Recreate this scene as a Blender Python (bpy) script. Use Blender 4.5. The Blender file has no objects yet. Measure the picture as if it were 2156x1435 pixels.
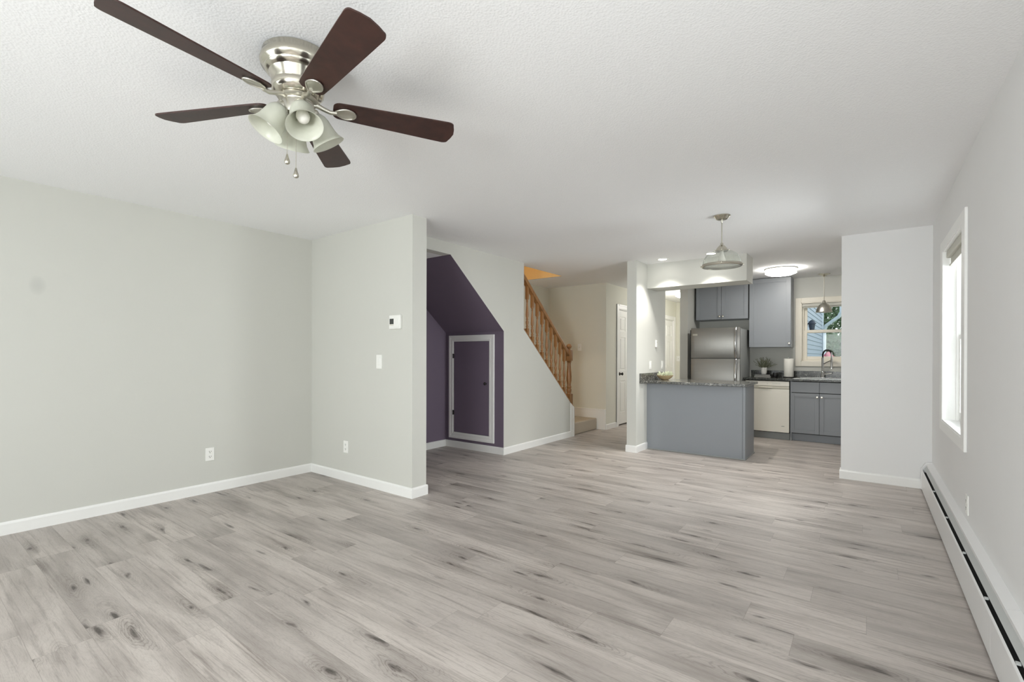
import bpy, bmesh, math, random
from mathutils import Vector, Matrix
random.seed(7)
SC = bpy.context.scene
COL = SC.collection
PI = math.pi

# ------------------------------------------------------------------ camera
W_PX, H_PX, F_PX, CY_PX = 2156.0, 1435.0, 1001.64, 750.468
cam_d = bpy.data.cameras.new('camera')
cam = bpy.data.objects.new('camera', cam_d)
COL.objects.link(cam)
cam_d.sensor_fit = 'HORIZONTAL'
cam_d.sensor_width = 36.0
cam_d.lens = F_PX / W_PX * 36.0
cam_d.shift_y = (CY_PX - H_PX / 2) / W_PX
cam_d.clip_start = 0.02
yaw, pit, rol = math.radians(36.80325), math.radians(-0.15446), math.radians(0.13517)
fwd = Vector((-math.sin(yaw) * math.cos(pit), math.cos(yaw) * math.cos(pit), math.sin(pit)))
rgt = Vector((math.cos(yaw), math.sin(yaw), 0))
upv = rgt.cross(fwd)
r2 = math.cos(rol) * rgt + math.sin(rol) * upv
u2 = -math.sin(rol) * rgt + math.cos(rol) * upv
cam.matrix_world = Matrix(((r2.x, u2.x, -fwd.x, 0), (r2.y, u2.y, -fwd.y, 0), (r2.z, u2.z, -fwd.z, 1.25), (0, 0, 0, 1)))
SC.camera = cam

# ------------------------------------------------------------------ world, exposure
SC.view_settings.view_transform = 'Standard'
SC.view_settings.look = 'None'
SC.view_settings.gamma = 1.0
SC.view_settings.use_curve_mapping = False
SC.view_settings.exposure = 0.02
wd = bpy.data.worlds.new('sky'); SC.world = wd; wd.use_nodes = True
bg = wd.node_tree.nodes['Background']
bg.inputs[0].default_value = (0.93, 0.97, 1.0, 1)
bg.inputs[1].default_value = 1.75
SC.cycles.max_bounces = 14
SC.cycles.diffuse_bounces = 10
SC.cycles.transparent_max_bounces = 16
SC.cycles.sample_clamp_indirect = 6
SC.cycles.caustics_reflective = False
SC.cycles.caustics_refractive = False

def area(name, loc, rot, sx, sy, power, col=(1, 1, 1)):
    l = bpy.data.lights.new(name, 'AREA'); l.shape = 'RECTANGLE'; l.size = sx; l.size_y = sy
    l.energy = power; l.color = col
    o = bpy.data.objects.new(name, l); COL.objects.link(o)
    o.location = loc; o.rotation_euler = rot
    return o
# area lamps filling the room through two added rear windows behind the camera
YR = -1.9
area('fill_patio', (-3.15, YR - 0.25, 1.15), (math.radians(90), 0, 0), 2.6, 2.0, 32, (1.0, 0.99, 0.98))
area('fill_rear', (-0.6, YR - 0.25, 1.45), (math.radians(90), 0, 0), 1.4, 1.2, 128, (1.0, 0.99, 0.98))
# area lamps boosting daylight at the right hand window and an added unseen one
area('daylight_boost_side', (2.3, 4.58, 1.75), (math.radians(82), 0, math.radians(90)), 2.6, 2.4, 380, (0.98, 0.99, 1.0))
area('daylight_boost_side', (0.95, 0.55, 1.45), (math.radians(90), 0, math.radians(90)), 1.6, 1.5, 8, (1.0, 0.99, 0.98))

# ------------------------------------------------------------------ materials
def nt(name):
    m = bpy.data.materials.new(name); m.use_nodes = True
    t = m.node_tree
    return m, t, t.nodes['Principled BSDF']
def lin(r, g, b):
    f = lambda c: (c / 255 / 12.92) if c / 255 <= 0.04045 else ((c / 255 + 0.055) / 1.055) ** 2.4
    return (f(r), f(g), f(b), 1)
def N(t, kind, **kw):
    n = t.nodes.new(kind)
    for k, v in kw.items(): setattr(n, k, v)
    return n
def MA(t, op, a, b=None, c=None, clamp=False):
    n = t.nodes.new('ShaderNodeMath'); n.operation = op; n.use_clamp = clamp
    for i, v in enumerate((a, b, c)):
        if v is None: continue
        if isinstance(v, (int, float)): n.inputs[i].default_value = v
        else: t.links.new(v, n.inputs[i])
    return n.outputs[0]
def MIX(t, f, a, b, mode='MIX'):
    n = t.nodes.new('ShaderNodeMix'); n.data_type = 'RGBA'; n.blend_type = mode
    for i, v in ((0, f), (6, a), (7, b)):
        if isinstance(v, (int, float)): n.inputs[i].default_value = v
        elif isinstance(v, tuple): n.inputs[i].default_value = v
        else: t.links.new(v, n.inputs[i])
    return n.outputs[2]
def RAMP(t, f, stops):
    n = t.nodes.new('ShaderNodeValToRGB')
    el = n.color_ramp.elements
    while len(el) < len(stops): el.new(0.5)
    for e, (p, c) in zip(el, stops):
        e.position = p; e.color = c if isinstance(c, tuple) else (c, c, c, 1)
    t.links.new(f, n.inputs[0])
    return n.outputs[0]
def NOISE(t, vec, scale, detail=2, rough=0.5, dist=0.0):
    n = t.nodes.new('ShaderNodeTexNoise'); n.inputs['Scale'].default_value = scale
    n.inputs['Detail'].default_value = detail; n.inputs['Roughness'].default_value = rough
    n.inputs['Distortion'].default_value = dist
    t.links.new(vec, n.inputs['Vector'])
    return n.outputs[0]
def BUMP(t, p, height, strength, dist=0.01):
    n = t.nodes.new('ShaderNodeBump'); n.inputs['Strength'].default_value = strength
    n.inputs['Distance'].default_value = dist
    t.links.new(height, n.inputs['Height']); t.links.new(n.outputs[0], p.inputs['Normal'])
def GEO(t):
    return t.nodes.new('ShaderNodeNewGeometry').outputs['Position']
def OBJ(t):
    return t.nodes.new('ShaderNodeTexCoord').outputs['Object']

def simple(name, col, rough=0.5, metal=0.0, spec=0.5, var=0.04, scale=30.0, bump=0.0, bscale=200.0, bdist=0.002):
    m, t, p = nt(name)
    v = OBJ(t)
    n = NOISE(t, v, scale, 3)
    dark = tuple(c * (1 - var) for c in col[:3]) + (1,)
    light = tuple(min(1, c * (1 + var)) for c in col[:3]) + (1,)
    t.links.new(MIX(t, n, dark, light), p.inputs['Base Color'])
    p.inputs['Roughness'].default_value = rough
    p.inputs['Metallic'].default_value = metal
    p.inputs['Specular IOR Level'].default_value = spec
    if bump: BUMP(t, p, NOISE(t, v, bscale, 2), bump, bdist)
    return m
def emit(name, col, strength, base=(0.8, 0.8, 0.8, 1)):
    m, t, p = nt(name)
    p.inputs['Base Color'].default_value = base
    p.inputs['Emission Color'].default_value = col
    p.inputs['Emission Strength'].default_value = strength
    return m

M = {}
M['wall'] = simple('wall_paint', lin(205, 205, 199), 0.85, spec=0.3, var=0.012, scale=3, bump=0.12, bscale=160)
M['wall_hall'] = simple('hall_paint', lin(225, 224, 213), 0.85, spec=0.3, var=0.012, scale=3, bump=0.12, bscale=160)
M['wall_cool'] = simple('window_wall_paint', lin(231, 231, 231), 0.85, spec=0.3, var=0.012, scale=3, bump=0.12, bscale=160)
M['purple'] = simple('purple_paint', lin(117, 105, 121), 0.7, spec=0.3, var=0.03, scale=4, bump=0.1, bscale=160)
M['trim'] = simple('white_trim', lin(238, 238, 236), 0.4, var=0.01)
M['plastic'] = simple('white_plastic', lin(240, 240, 236), 0.35, var=0.01)
M['slot'] = simple('dark_slot', lin(70, 68, 64), 0.6)
M['black'] = simple('black_plastic', lin(24, 24, 24), 0.45)
M['screen'] = simple('grey_screen', lin(66, 68, 66), 0.25)
M['cab'] = simple('grey_cabinet_paint', lin(139, 143, 148), 0.38, var=0.02, scale=6)
M['cab_gap'] = simple('dark_cabinet_gap', lin(40, 40, 40), 0.7)
M['nickel'] = simple('brushed_nickel', (0.58, 0.55, 0.47, 1), 0.2, metal=1.0, var=0.03, scale=60)
M['nickel_satin'] = simple('satin_nickel', (0.58, 0.56, 0.50, 1), 0.34, metal=1.0, var=0.03, scale=60)
M['chrome'] = simple('chrome', (0.62, 0.62, 0.62, 1), 0.12, metal=1.0, var=0.01)
M['dark_bronze'] = simple('dark_bronze', (0.03, 0.027, 0.025, 1), 0.4, metal=0.6)
M['bisque'] = simple('bisque_enamel', lin(247, 244, 233), 0.3, var=0.01, scale=4)
M['bisque_dark'] = simple('bisque_handle_band', lin(214, 210, 196), 0.35, var=0.01)
M['kick'] = simple('grey_kick', lin(150, 153, 152), 0.5)
M['heater'] = simple('heater_enamel', lin(232, 232, 232), 0.35, var=0.01)
M['heater_gap'] = simple('heater_inside', lin(22, 23, 22), 0.8)
M['damper'] = simple('heater_damper_metal', lin(186, 189, 188), 0.5, metal=0.0, var=0.03)
M['carpet'] = simple('beige_carpet', lin(196, 186, 170), 0.95, spec=0.1, var=0.18, scale=220, bump=0.8, bscale=420, bdist=0.006)
M['ceramic'] = simple('white_ceramic', lin(232, 230, 224), 0.3)
M['paper'] = simple('paper_towel', lin(240, 238, 230), 0.9, spec=0.1, bump=0.3, bscale=300)
M['leaf'] = simple('grey_green_leaf', lin(104, 106, 84), 0.6, var=0.3, scale=60)
M['leaf_pale'] = simple('pale_succulent', lin(196, 202, 176), 0.6, var=0.25, scale=70)
M['soil'] = simple('dark_soil', lin(50, 42, 34), 0.9)
M['bowl'] = simple('pale_wood_bowl', lin(190, 168, 130), 0.45, var=0.15, scale=40)
M['book_dark'] = simple('dark_cover', lin(34, 34, 34), 0.35)
M['book_page'] = simple('page_block', lin(190, 188, 180), 0.8)
M['frost'] = None
M['siding'] = simple('pale_blue_siding', lin(172, 184, 198), 0.6, var=0.02)
M['soffit'] = simple('blue_grey_soffit', lin(150, 166, 200), 0.7)
M['ext_white'] = simple('white_gutter', lin(232, 240, 246), 0.5)
M['lantern'] = simple('dark_lantern_metal', lin(60, 70, 84), 0.5)
M['tree'] = simple('tree_leaves', lin(92, 116, 84), 0.8, var=0.4, scale=2.5)
M['bark'] = simple('tree_bark', lin(84, 70, 58), 0.9)
M['pink'] = simple('pink_canvas', lin(240, 130, 150), 0.8)
M['lawn'] = simple('lawn_green', lin(104, 128, 84), 0.9, var=0.3, scale=6)
M['shade_fabric'] = simple('roller_shade_fabric', lin(206, 205, 196), 0.8)
M['vinyl'] = simple('white_vinyl', lin(240, 240, 238), 0.35, var=0.01)
M['vinyl_warm'] = simple('cream_vinyl', lin(232, 226, 212), 0.4, var=0.01)
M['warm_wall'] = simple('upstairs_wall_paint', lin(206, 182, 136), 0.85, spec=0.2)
M['steel_sink'] = simple('steel_sink', (0.72, 0.72, 0.70, 1), 0.28, metal=1.0, var=0.03)
M['lamp_warm'] = emit('lamp_diffuser', (1.0, 0.97, 0.91, 1), 36.0)
M['lamp_hall'] = emit('hall_lamp_diffuser', (1.0, 0.97, 0.93, 1), 75.0)
M['lamp_spot'] = emit('recessed_lamp', (1.0, 0.97, 0.9, 1), 26.0)

# left wall with its one faint grey smudge
m = M['wall_smudge'] = simple('wall_paint_smudged', lin(205, 205, 199), 0.85, spec=0.3, var=0.012, scale=3, bump=0.12, bscale=160)
t = m.node_tree; p = t.nodes['Principled BSDF']
s = t.nodes.new('ShaderNodeSeparateXYZ'); t.links.new(GEO(t), s.inputs[0])
dy = MA(t, 'DIVIDE', MA(t, 'SUBTRACT', s.outputs[1], 0.695), 0.05)
dz = MA(t, 'DIVIDE', MA(t, 'SUBTRACT', s.outputs[2], 1.745), 0.075)
rr = MA(t, 'ADD', MA(t, 'MULTIPLY', dy, dy), MA(t, 'MULTIPLY', dz, dz))
k = MA(t, 'MULTIPLY', MA(t, 'SUBTRACT', 1.0, rr, clamp=True), 0.22)
src = p.inputs['Base Color'].links[0].from_socket
t.links.new(MIX(t, k, src, lin(150, 152, 150)), p.inputs['Base Color'])

# popcorn ceiling
def ceiling_mat():
    m, t, p = nt('popcorn_ceiling')
    v = GEO(t)
    n1 = NOISE(t, v, 150, 3, 0.6); n2 = NOISE(t, v, 50, 2, 0.5)
    vo = t.nodes.new('ShaderNodeTexVoronoi'); vo.inputs['Scale'].default_value = 95
    t.links.new(v, vo.inputs['Vector'])
    blob = MA(t, 'SUBTRACT', 1.0, MA(t, 'MULTIPLY', vo.outputs[0], 1.5), clamp=True)
    hgt = MA(t, 'ADD', MA(t, 'MULTIPLY', blob, 0.6), MA(t, 'ADD', MA(t, 'MULTIPLY', n1, 0.7), MA(t, 'MULTIPLY', n2, 0.4)))
    BUMP(t, p, hgt, 0.17, 0.008)
    t.links.new(MIX(t, n1, lin(238, 239, 240), lin(247, 247, 248)), p.inputs['Base Color'])
    p.inputs['Roughness'].default_value = 0.95
    p.inputs['Specular IOR Level'].default_value = 0.15
    return m
M['ceiling'] = ceiling_mat()

# wood plank floor: planks run along X, 0.19 m wide, 1.22 m long
def floor_mat():
    m, t, p = nt('grey_oak_planks')
    s = t.nodes.new('ShaderNodeSeparateXYZ'); t.links.new(GEO(t), s.inputs[0])
    X, Y = s.outputs[0], s.outputs[1]
    v = MA(t, 'DIVIDE', MA(t, 'SUBTRACT', Y, 0.381), 0.19)
    row = MA(t, 'FLOOR', v); fv = MA(t, 'FRACT', v)
    wn = t.nodes.new('ShaderNodeTexWhiteNoise'); wn.noise_dimensions = '1D'; t.links.new(row, wn.inputs['W'])
    u = MA(t, 'ADD', MA(t, 'DIVIDE', X, 1.22), MA(t, 'MULTIPLY', wn.outputs[0], 9.0))
    colm = MA(t, 'FLOOR', u); fu = MA(t, 'FRACT', u)
    cb = t.nodes.new('ShaderNodeCombineXYZ'); t.links.new(row, cb.inputs[0]); t.links.new(colm, cb.inputs[1])
    w2 = t.nodes.new('ShaderNodeTexWhiteNoise'); w2.noise_dimensions = '2D'; t.links.new(cb.outputs[0], w2.inputs['Vector'])
    rnd = w2.outputs[0]
    sc = t.nodes.new('ShaderNodeSeparateColor'); t.links.new(w2.outputs[1], sc.inputs[0])
    r1, r2_, r3 = sc.outputs
    ox = MA(t, 'ADD', X, MA(t, 'MULTIPLY', r1, 40.0)); oy = MA(t, 'ADD', Y, MA(t, 'MULTIPLY', r2_, 40.0))
    def vec(ax, ay):
        c = t.nodes.new('ShaderNodeCombineXYZ')
        t.links.new(MA(t, 'MULTIPLY', ox, ax), c.inputs[0]); t.links.new(MA(t, 'MULTIPLY', oy, ay), c.inputs[1])
        t.links.new(MA(t, 'MULTIPLY', rnd, 20.0), c.inputs[2])
        return c.outputs[0]
    broad = NOISE(t, vec(1.3, 7.0), 1.0, 3, 0.55, 0.4)          # broad light / dark clouds along the plank
    streak = NOISE(t, vec(2.0, 48.0), 1.0, 6, 0.7, 0.6)          # long streaks
    fine = NOISE(t, vec(26.0, 420.0), 1.0, 3, 0.6)               # pores
    wob = NOISE(t, vec(7.0, 34.0), 1.0, 4, 0.65)
    wob2 = NOISE(t, vec(2.5, 9.0), 1.0, 2, 0.5)
    vo = t.nodes.new('ShaderNodeTexVoronoi'); vo.voronoi_dimensions = '2D'; vo.inputs['Scale'].default_value = 1.0
    vo.inputs['Randomness'].default_value = 1.0
    kv = t.nodes.new('ShaderNodeVectorMath'); kv.operation = 'ADD'; t.links.new(vec(1.7, 7.5), kv.inputs[0])
    wc = t.nodes.new('ShaderNodeCombineXYZ'); t.links.new(MA(t, 'MULTIPLY', wob2, 0.9), wc.inputs[0]); t.links.new(MA(t, 'MULTIPLY', wob, 0.30), wc.inputs[1])
    t.links.new(wc.outputs[0], kv.inputs[1])
    t.links.new(kv.outputs[0], vo.inputs['Vector'])
    kn = MA(t, 'ADD', vo.outputs[0], MA(t, 'MULTIPLY', MA(t, 'SUBTRACT', streak, 0.5), 0.25))
    csep = t.nodes.new('ShaderNodeSeparateColor'); t.links.new(vo.outputs[1], csep.inputs[0])
    pick = RAMP(t, csep.outputs[0], [(0.52, 0.0), (0.95, 1.0)])
    core = MA(t, 'MULTIPLY', RAMP(t, kn, [(0.01, 1.0), (0.11, 0.0)]), RAMP(t, csep.outputs[0], [(0.50, 0.0), (0.60, 1.0)]))
    halo = MA(t, 'MULTIPLY', RAMP(t, kn, [(0.04, 1.0), (0.46, 0.0)]), pick)
    ring = MA(t, 'ABSOLUTE', MA(t, 'SINE', MA(t, 'MULTIPLY', MA(t, 'ADD', vo.outputs[0], MA(t, 'MULTIPLY', broad, 0.6)), 48.0)))   # growth rings around the knots
    light, mid, dark, knot = lin(194, 186, 180), lin(158, 150, 144), lin(108, 99, 93), lin(50, 43, 39)
    c = MIX(t, RAMP(t, broad, [(0.42, 0.0), (0.74, 1.0)]), light, mid)
    c = MIX(t, MA(t, 'MULTIPLY', RAMP(t, streak, [(0.50, 0.0), (0.72, 1.0)]), MA(t, 'ADD', 0.34, MA(t, 'MULTIPLY', rnd, 0.40))), c, dark)
    gl = MA(t, 'MULTIPLY', MA(t, 'SUBTRACT', 1.0, RAMP(t, ring, [(0.0, 0.0), (0.6, 1.0)])), MA(t, 'ADD', 0.09, MA(t, 'MULTIPLY', halo, 0.75)))
    c = MIX(t, gl, c, dark)
    c = MIX(t, MA(t, 'MULTIPLY', MA(t, 'MULTIPLY', halo, RAMP(t, streak, [(0.35, 0.25), (0.62, 1.0)])), 0.72), c, dark)
    c = MIX(t, MA(t, 'MULTIPLY', core, 0.85), c, knot)
    c = MIX(t, MA(t, 'MULTIPLY', RAMP(t, fine, [(0.50, 0.0), (0.75, 1.0)]), 0.32), c, dark)
    tint = MA(t, 'ADD', 0.86, MA(t, 'MULTIPLY', rnd, 0.22))
    tc = t.nodes.new('ShaderNodeCombineColor')
    for i in range(3): t.links.new(tint, tc.inputs[i])
    c = MIX(t, 1.0, c, tc.outputs[0], 'MULTIPLY')
    ev = MA(t, 'MINIMUM', fv, MA(t, 'SUBTRACT', 1.0, fv)); eu = MA(t, 'MINIMUM', fu, MA(t, 'SUBTRACT', 1.0, fu))
    seam = MA(t, 'MINIMUM', MA(t, 'MULTIPLY', ev, 0.19), MA(t, 'MULTIPLY', eu, 1.22))
    sm = RAMP(t, MA(t, 'MULTIPLY', seam, 100.0), [(0.06, 1.0), (0.16, 0.0)])
    c = MIX(t, MA(t, 'MULTIPLY', sm, 0.35), c, dark)
    t.links.new(c, p.inputs['Base Color'])
    rg = MA(t, 'ADD', 0.34, MA(t, 'MULTIPLY', streak, 0.16))
    t.links.new(rg, p.inputs['Roughness'])
    p.inputs['Specular IOR Level'].default_value = 0.45
    hgt = MA(t, 'SUBTRACT', MA(t, 'MULTIPLY', fine, -0.5), MA(t, 'MULTIPLY', sm, 1.0))
    BUMP(t, p, hgt, 0.12, 0.002)
    return m
M['floor'] = floor_mat()

def wood(name, c1, c2, rough=0.35, ax=(3, 3, 40)):
    m, t, p = nt(name)
    mp = t.nodes.new('ShaderNodeMapping'); t.links.new(OBJ(t), mp.inputs[0])
    mp.inputs['Scale'].default_value = ax
    n = NOISE(t, mp.outputs[0], 1.0, 5, 0.6, 0.6)
    t.links.new(RAMP(t, n, [(0.3, c1), (0.7, c2)]), p.inputs['Base Color'])
    p.inputs['Roughness'].default_value = rough
    return m
M['oak'] = wood('honey_oak', lin(120, 80, 44), lin(168, 124, 78), 0.35, (60, 60, 5))
M['walnut'] = wood('dark_walnut_blade', lin(44, 24, 20), lin(64, 38, 32), 0.45, (14, 14, 14))

def granite(name, base, fleck, dark, sc=1.0):
    m, t, p = nt(name)
    v = GEO(t)
    a = NOISE(t, v, 90 * sc, 4, 0.7, 0.8); b = NOISE(t, v, 38 * sc, 3, 0.6, 1.2)
    c = MIX(t, RAMP(t, a, [(0.44, 0.0), (0.56, 1.0)]), dark, base)
    c = MIX(t, RAMP(t, b, [(0.56, 0.0), (0.66, 1.0)]), c, fleck)
    t.links.new(c, p.inputs['Base Color'])
    p.inputs['Roughness'].default_value = 0.16
    return m
M['granite'] = granite('grey_granite', lin(112, 112, 108), lin(170, 168, 160), lin(40, 40, 38))
M['granite_dark'] = granite('dark_granite', lin(66, 68, 64), lin(112, 114, 106), lin(24, 24, 23))

def steel(name):
    m, t, p = nt(name)
    mp = t.nodes.new('ShaderNodeMapping'); t.links.new(OBJ(t), mp.inputs[0])
    mp.inputs['Scale'].default_value = (2, 2, 300)
    n = NOISE(t, mp.outputs[0], 1.0, 2)
    t.links.new(MIX(t, n, (0.30, 0.295, 0.28, 1), (0.37, 0.36, 0.34, 1)), p.inputs['Base Color'])
    p.inputs['Metallic'].default_value = 1.0
    p.inputs['Roughness'].default_value = 0.42
    p.inputs['Anisotropic'].default_value = 0.6
    return m
M['steel'] = steel('brushed_stainless')

def pane_mat(name, tint=(1, 1, 1, 1), refl=0.012):
    m, t, p = nt(name)
    t.nodes.remove(p)
    tr = t.nodes.new('ShaderNodeBsdfTransparent'); tr.inputs[0].default_value = tint
    gl = t.nodes.new('ShaderNodeBsdfGlossy'); gl.inputs['Roughness'].default_value = 0.02
    lw = t.nodes.new('ShaderNodeLayerWeight'); lw.inputs[0].default_value = 0.25
    mx = t.nodes.new('ShaderNodeMixShader')
    t.links.new(MA(t, 'ADD', refl * 0.5, MA(t, 'MULTIPLY', lw.outputs[0], refl * 3)), mx.inputs[0])
    t.links.new(tr.outputs[0], mx.inputs[1]); t.links.new(gl.outputs[0], mx.inputs[2])
    t.links.new(mx.outputs[0], t.nodes['Material Output'].inputs[0])
    return m
M['pane'] = pane_mat('window_glass', (0.96, 0.98, 0.98, 1))

def ribbed():
    m, t, p = nt('ribbed_clear_glass')
    p.inputs['Base Color'].default_value = (0.55, 0.56, 0.54, 1)
    p.inputs['Roughness'].default_value = 0.12
    tr = t.nodes.new('ShaderNodeBsdfTransparent'); tr.inputs[0].default_value = (0.93, 0.94, 0.91, 1)
    lw = t.nodes.new('ShaderNodeLayerWeight'); lw.inputs[0].default_value = 0.45
    n = NOISE(t, OBJ(t), 40, 1)
    f = MA(t, 'ADD', MA(t, 'ADD', 0.05, MA(t, 'MULTIPLY', n, 0.06)), MA(t, 'MULTIPLY', lw.outputs[1], 0.45), clamp=True)
    mx = t.nodes.new('ShaderNodeMixShader')
    t.links.new(f, mx.inputs[0]); t.links.new(tr.outputs[0], mx.inputs[1]); t.links.new(p.outputs[0], mx.inputs[2])
    t.links.new(mx.outputs[0], t.nodes['Material Output'].inputs[0])
    return m
M['ribbed'] = ribbed()
def frosted():
    m, t, p = nt('frosted_alabaster_glass')
    n = NOISE(t, OBJ(t), 18, 3, 0.5, 0.8)
    col = MIX(t, n, (0.68, 0.69, 0.61, 1), (0.82, 0.825, 0.75, 1))
    t.links.new(col, p.inputs['Base Color'])
    p.inputs['Roughness'].default_value = 0.28
    tl = t.nodes.new('ShaderNodeBsdfTranslucent'); t.links.new(col, tl.inputs[0])
    tr = t.nodes.new('ShaderNodeBsdfTransparent')
    mx = t.nodes.new('ShaderNodeMixShader'); mx.inputs[0].default_value = 0.4
    t.links.new(p.outputs[0], mx.inputs[1]); t.links.new(tl.outputs[0], mx.inputs[2])
    m2 = t.nodes.new('ShaderNodeMixShader'); m2.inputs[0].default_value = 0.10
    t.links.new(mx.outputs[0], m2.inputs[1]); t.links.new(tr.outputs[0], m2.inputs[2])
    t.links.new(m2.outputs[0], t.nodes['Material Output'].inputs[0])
    return m
M['frost'] = frosted()

# ------------------------------------------------------------------ mesh helpers
class MB:
    """collects shapes (world coordinates, or local ones run through fn) and links them as one mesh object"""
    def __init__(self, fn=None): self.bm = bmesh.new(); self.fn = fn
    def _merge(self, b):
        if self.fn:
            for v in b.verts: v.co = Vector(self.fn(*v.co))
        me = bpy.data.meshes.new('tmp'); b.to_mesh(me); b.free(); self.bm.from_mesh(me); bpy.data.meshes.remove(me)
        return self
    def box(self, x0, x1, y0, y1, z0, z1, bev=0.0, seg=2):
        b = bmesh.new()
        vs = [b.verts.new((x, y, z)) for x in (x0, x1) for y in (y0, y1) for z in (z0, z1)]
        for f in ((0, 1, 3, 2), (4, 6, 7, 5), (0, 4, 5, 1), (2, 3, 7, 6), (0, 2, 6, 4), (1, 5, 7, 3)):
            b.faces.new([vs[i] for i in f])
        if bev: bmesh.ops.bevel(b, geom=b.edges[:], offset=bev, segments=seg, affect='EDGES', profile=0.5)
        return self._merge(b)
    def prism(self, poly, axis, a0, a1, bev=0.0):
        """poly in the two other axes (cyclic x,y,z order kept as given), extruded along axis"""
        b = bmesh.new()
        def P(a, q):
            if axis == 'x': return (a, q[0], q[1])
            if axis == 'y': return (q[0], a, q[1])
            return (q[0], q[1], a)
        A = [b.verts.new(P(a0, q)) for q in poly]; B = [b.verts.new(P(a1, q)) for q in poly]
        n = len(poly)
        b.faces.new(A); b.faces.new(B[::-1])
        for i in range(n): b.faces.new((A[i], B[i], B[(i + 1) % n], A[(i + 1) % n]))
        bmesh.ops.recalc_face_normals(b, faces=b.faces[:])
        if bev: bmesh.ops.bevel(b, geom=b.edges[:], offset=bev, segments=2, affect='EDGES', profile=0.5)
        return self._merge(b)
    def lathe(self, prof, c=(0, 0, 0), seg=32, mat=None, rib=None, close=False):
        """prof: list of (radius, z); revolved about z through c; mat: Matrix applied before the offset"""
        b = bmesh.new(); rings = []
        for r, z in prof:
            if r < 1e-6: rings.append([b.verts.new((0, 0, z))])
            else:
                ring = []
                for i in range(seg):
                    a = 2 * PI * i / seg
                    q = r * (1 + (rib[1] * math.cos(rib[0] * a) if rib else 0))
                    ring.append(b.verts.new((q * math.cos(a), q * math.sin(a), z)))
                rings.append(ring)
        for A, B in zip(rings, rings[1:]):
            for i in range(seg):
                j = (i + 1) % seg
                if len(A) == 1 and len(B) == 1: continue
                if len(A) == 1: b.faces.new((A[0], B[i], B[j]))
                elif len(B) == 1: b.faces.new((A[i], B[0], A[j]))
                else: b.faces.new((A[i], B[i], B[j], A[j]))
        if close:
            for R_ in (rings[0], rings[-1]):
                if len(R_) > 2: b.faces.new(R_)
        bmesh.ops.recalc_face_normals(b, faces=b.faces[:])
        for v in b.verts:
            q = (mat @ v.co) if mat else v.co.copy()
            v.co = q + Vector(c)
        return self._merge(b)
    def tube(self, pts, r, seg=8, cap=True):
        b = bmesh.new(); pts = [Vector(q) for q in pts]; rings = []
        rs = r if isinstance(r, (list, tuple)) else [r] * len(pts)
        up = None
        for i, q in enumerate(pts):
            d = (pts[min(i + 1, len(pts) - 1)] - pts[max(i - 1, 0)]).normalized()
            if up is None:
                up = Vector((0, 0, 1)) if abs(d.z) < 0.9 else Vector((1, 0, 0))
            s = d.cross(up).normalized(); up = s.cross(d).normalized()
            rings.append([b.verts.new(q + rs[i] * (math.cos(2 * PI * k / seg) * s + math.sin(2 * PI * k / seg) * up)) for k in range(seg)])
        for A, B in zip(rings, rings[1:]):
            for i in range(seg):
                j = (i + 1) % seg; b.faces.new((A[i], B[i], B[j], A[j]))
        if cap: b.faces.new(rings[0][::-1]); b.faces.new(rings[-1])
        bmesh.ops.recalc_face_normals(b, faces=b.faces[:])
        return self._merge(b)
    def faces(self, verts, fs):
        b = bmesh.new(); vs = [b.verts.new(v) for v in verts]
        for f in fs: b.faces.new([vs[i] for i in f])
        bmesh.ops.recalc_face_normals(b, faces=b.faces[:])
        return self._merge(b)
    def build(self, name, mat, parent=None, smooth=False, keep=False):
        bm = self.bm
        bmesh.ops.recalc_face_normals(bm, faces=bm.faces[:])
        off = Vector((0, 0, 0))
        if bm.verts and not keep:
            xs = [v.co.x for v in bm.verts]; ys = [v.co.y for v in bm.verts]; zs = [v.co.z for v in bm.verts]
            off = Vector(((min(xs) + max(xs)) / 2, (min(ys) + max(ys)) / 2, min(zs)))
            for v in bm.verts: v.co -= off
        me = bpy.data.meshes.new(name); bm.to_mesh(me); bm.free()
        me.materials.append(M[mat] if isinstance(mat, str) else mat)
        if smooth:
            me.polygons.foreach_set('use_smooth', [True] * len(me.polygons))
            me.set_sharp_from_angle(angle=math.radians(40))
        o = bpy.data.objects.new(name, me); COL.objects.link(o); o.location = off
        if parent is not None:
            o.parent = parent; o.location = off - world_loc(parent)
        return o
def world_loc(o):
    v = Vector(o.location)
    while o.parent: o = o.parent; v += Vector(o.location)
    return v
def tag(o, label, cat, group=None, kind=None):
    o['label'] = label; o['category'] = cat
    if group: o['group'] = group
    if kind: o['kind'] = kind
    return o
def thing(name, loc, label, cat, group=None, kind=None):
    o = bpy.data.objects.new(name, None); COL.objects.link(o); o.location = loc; o.empty_display_size = 0.05
    return tag(o, label, cat, group, kind)
def struct(mb, name, mat, label, cat):
    return tag(mb.build(name, mat), label, cat, kind='structure')
def kids(o): return [c for c in bpy.data.objects if c.parent == o]
def copy_tree(o, parent=None):
    c = o.copy(); COL.objects.link(c); c.parent = parent
    for ch in kids(o): copy_tree(ch, c)
    return c

# ------------------------------------------------------------------ key dimensions
CE = 2.477                       # ceiling
XL, XR = -4.78, 0.484            # left and right wall faces
YF, YE, XE = 2.80, 2.965, -3.18  # short wall with the thermostat
XH = -3.661                      # face of the stair wall
YA = 4.722                       # back of the purple alcove
XA = -4.67
YS, XS = 5.92, -0.219            # stub wall beside the kitchen
XC0, XC1, YC = -2.515, -2.388, 5.862
YB = 8.72                        # kitchen back wall
XD = -3.535                      # hall wall with the doors
YH = 11.02

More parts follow.
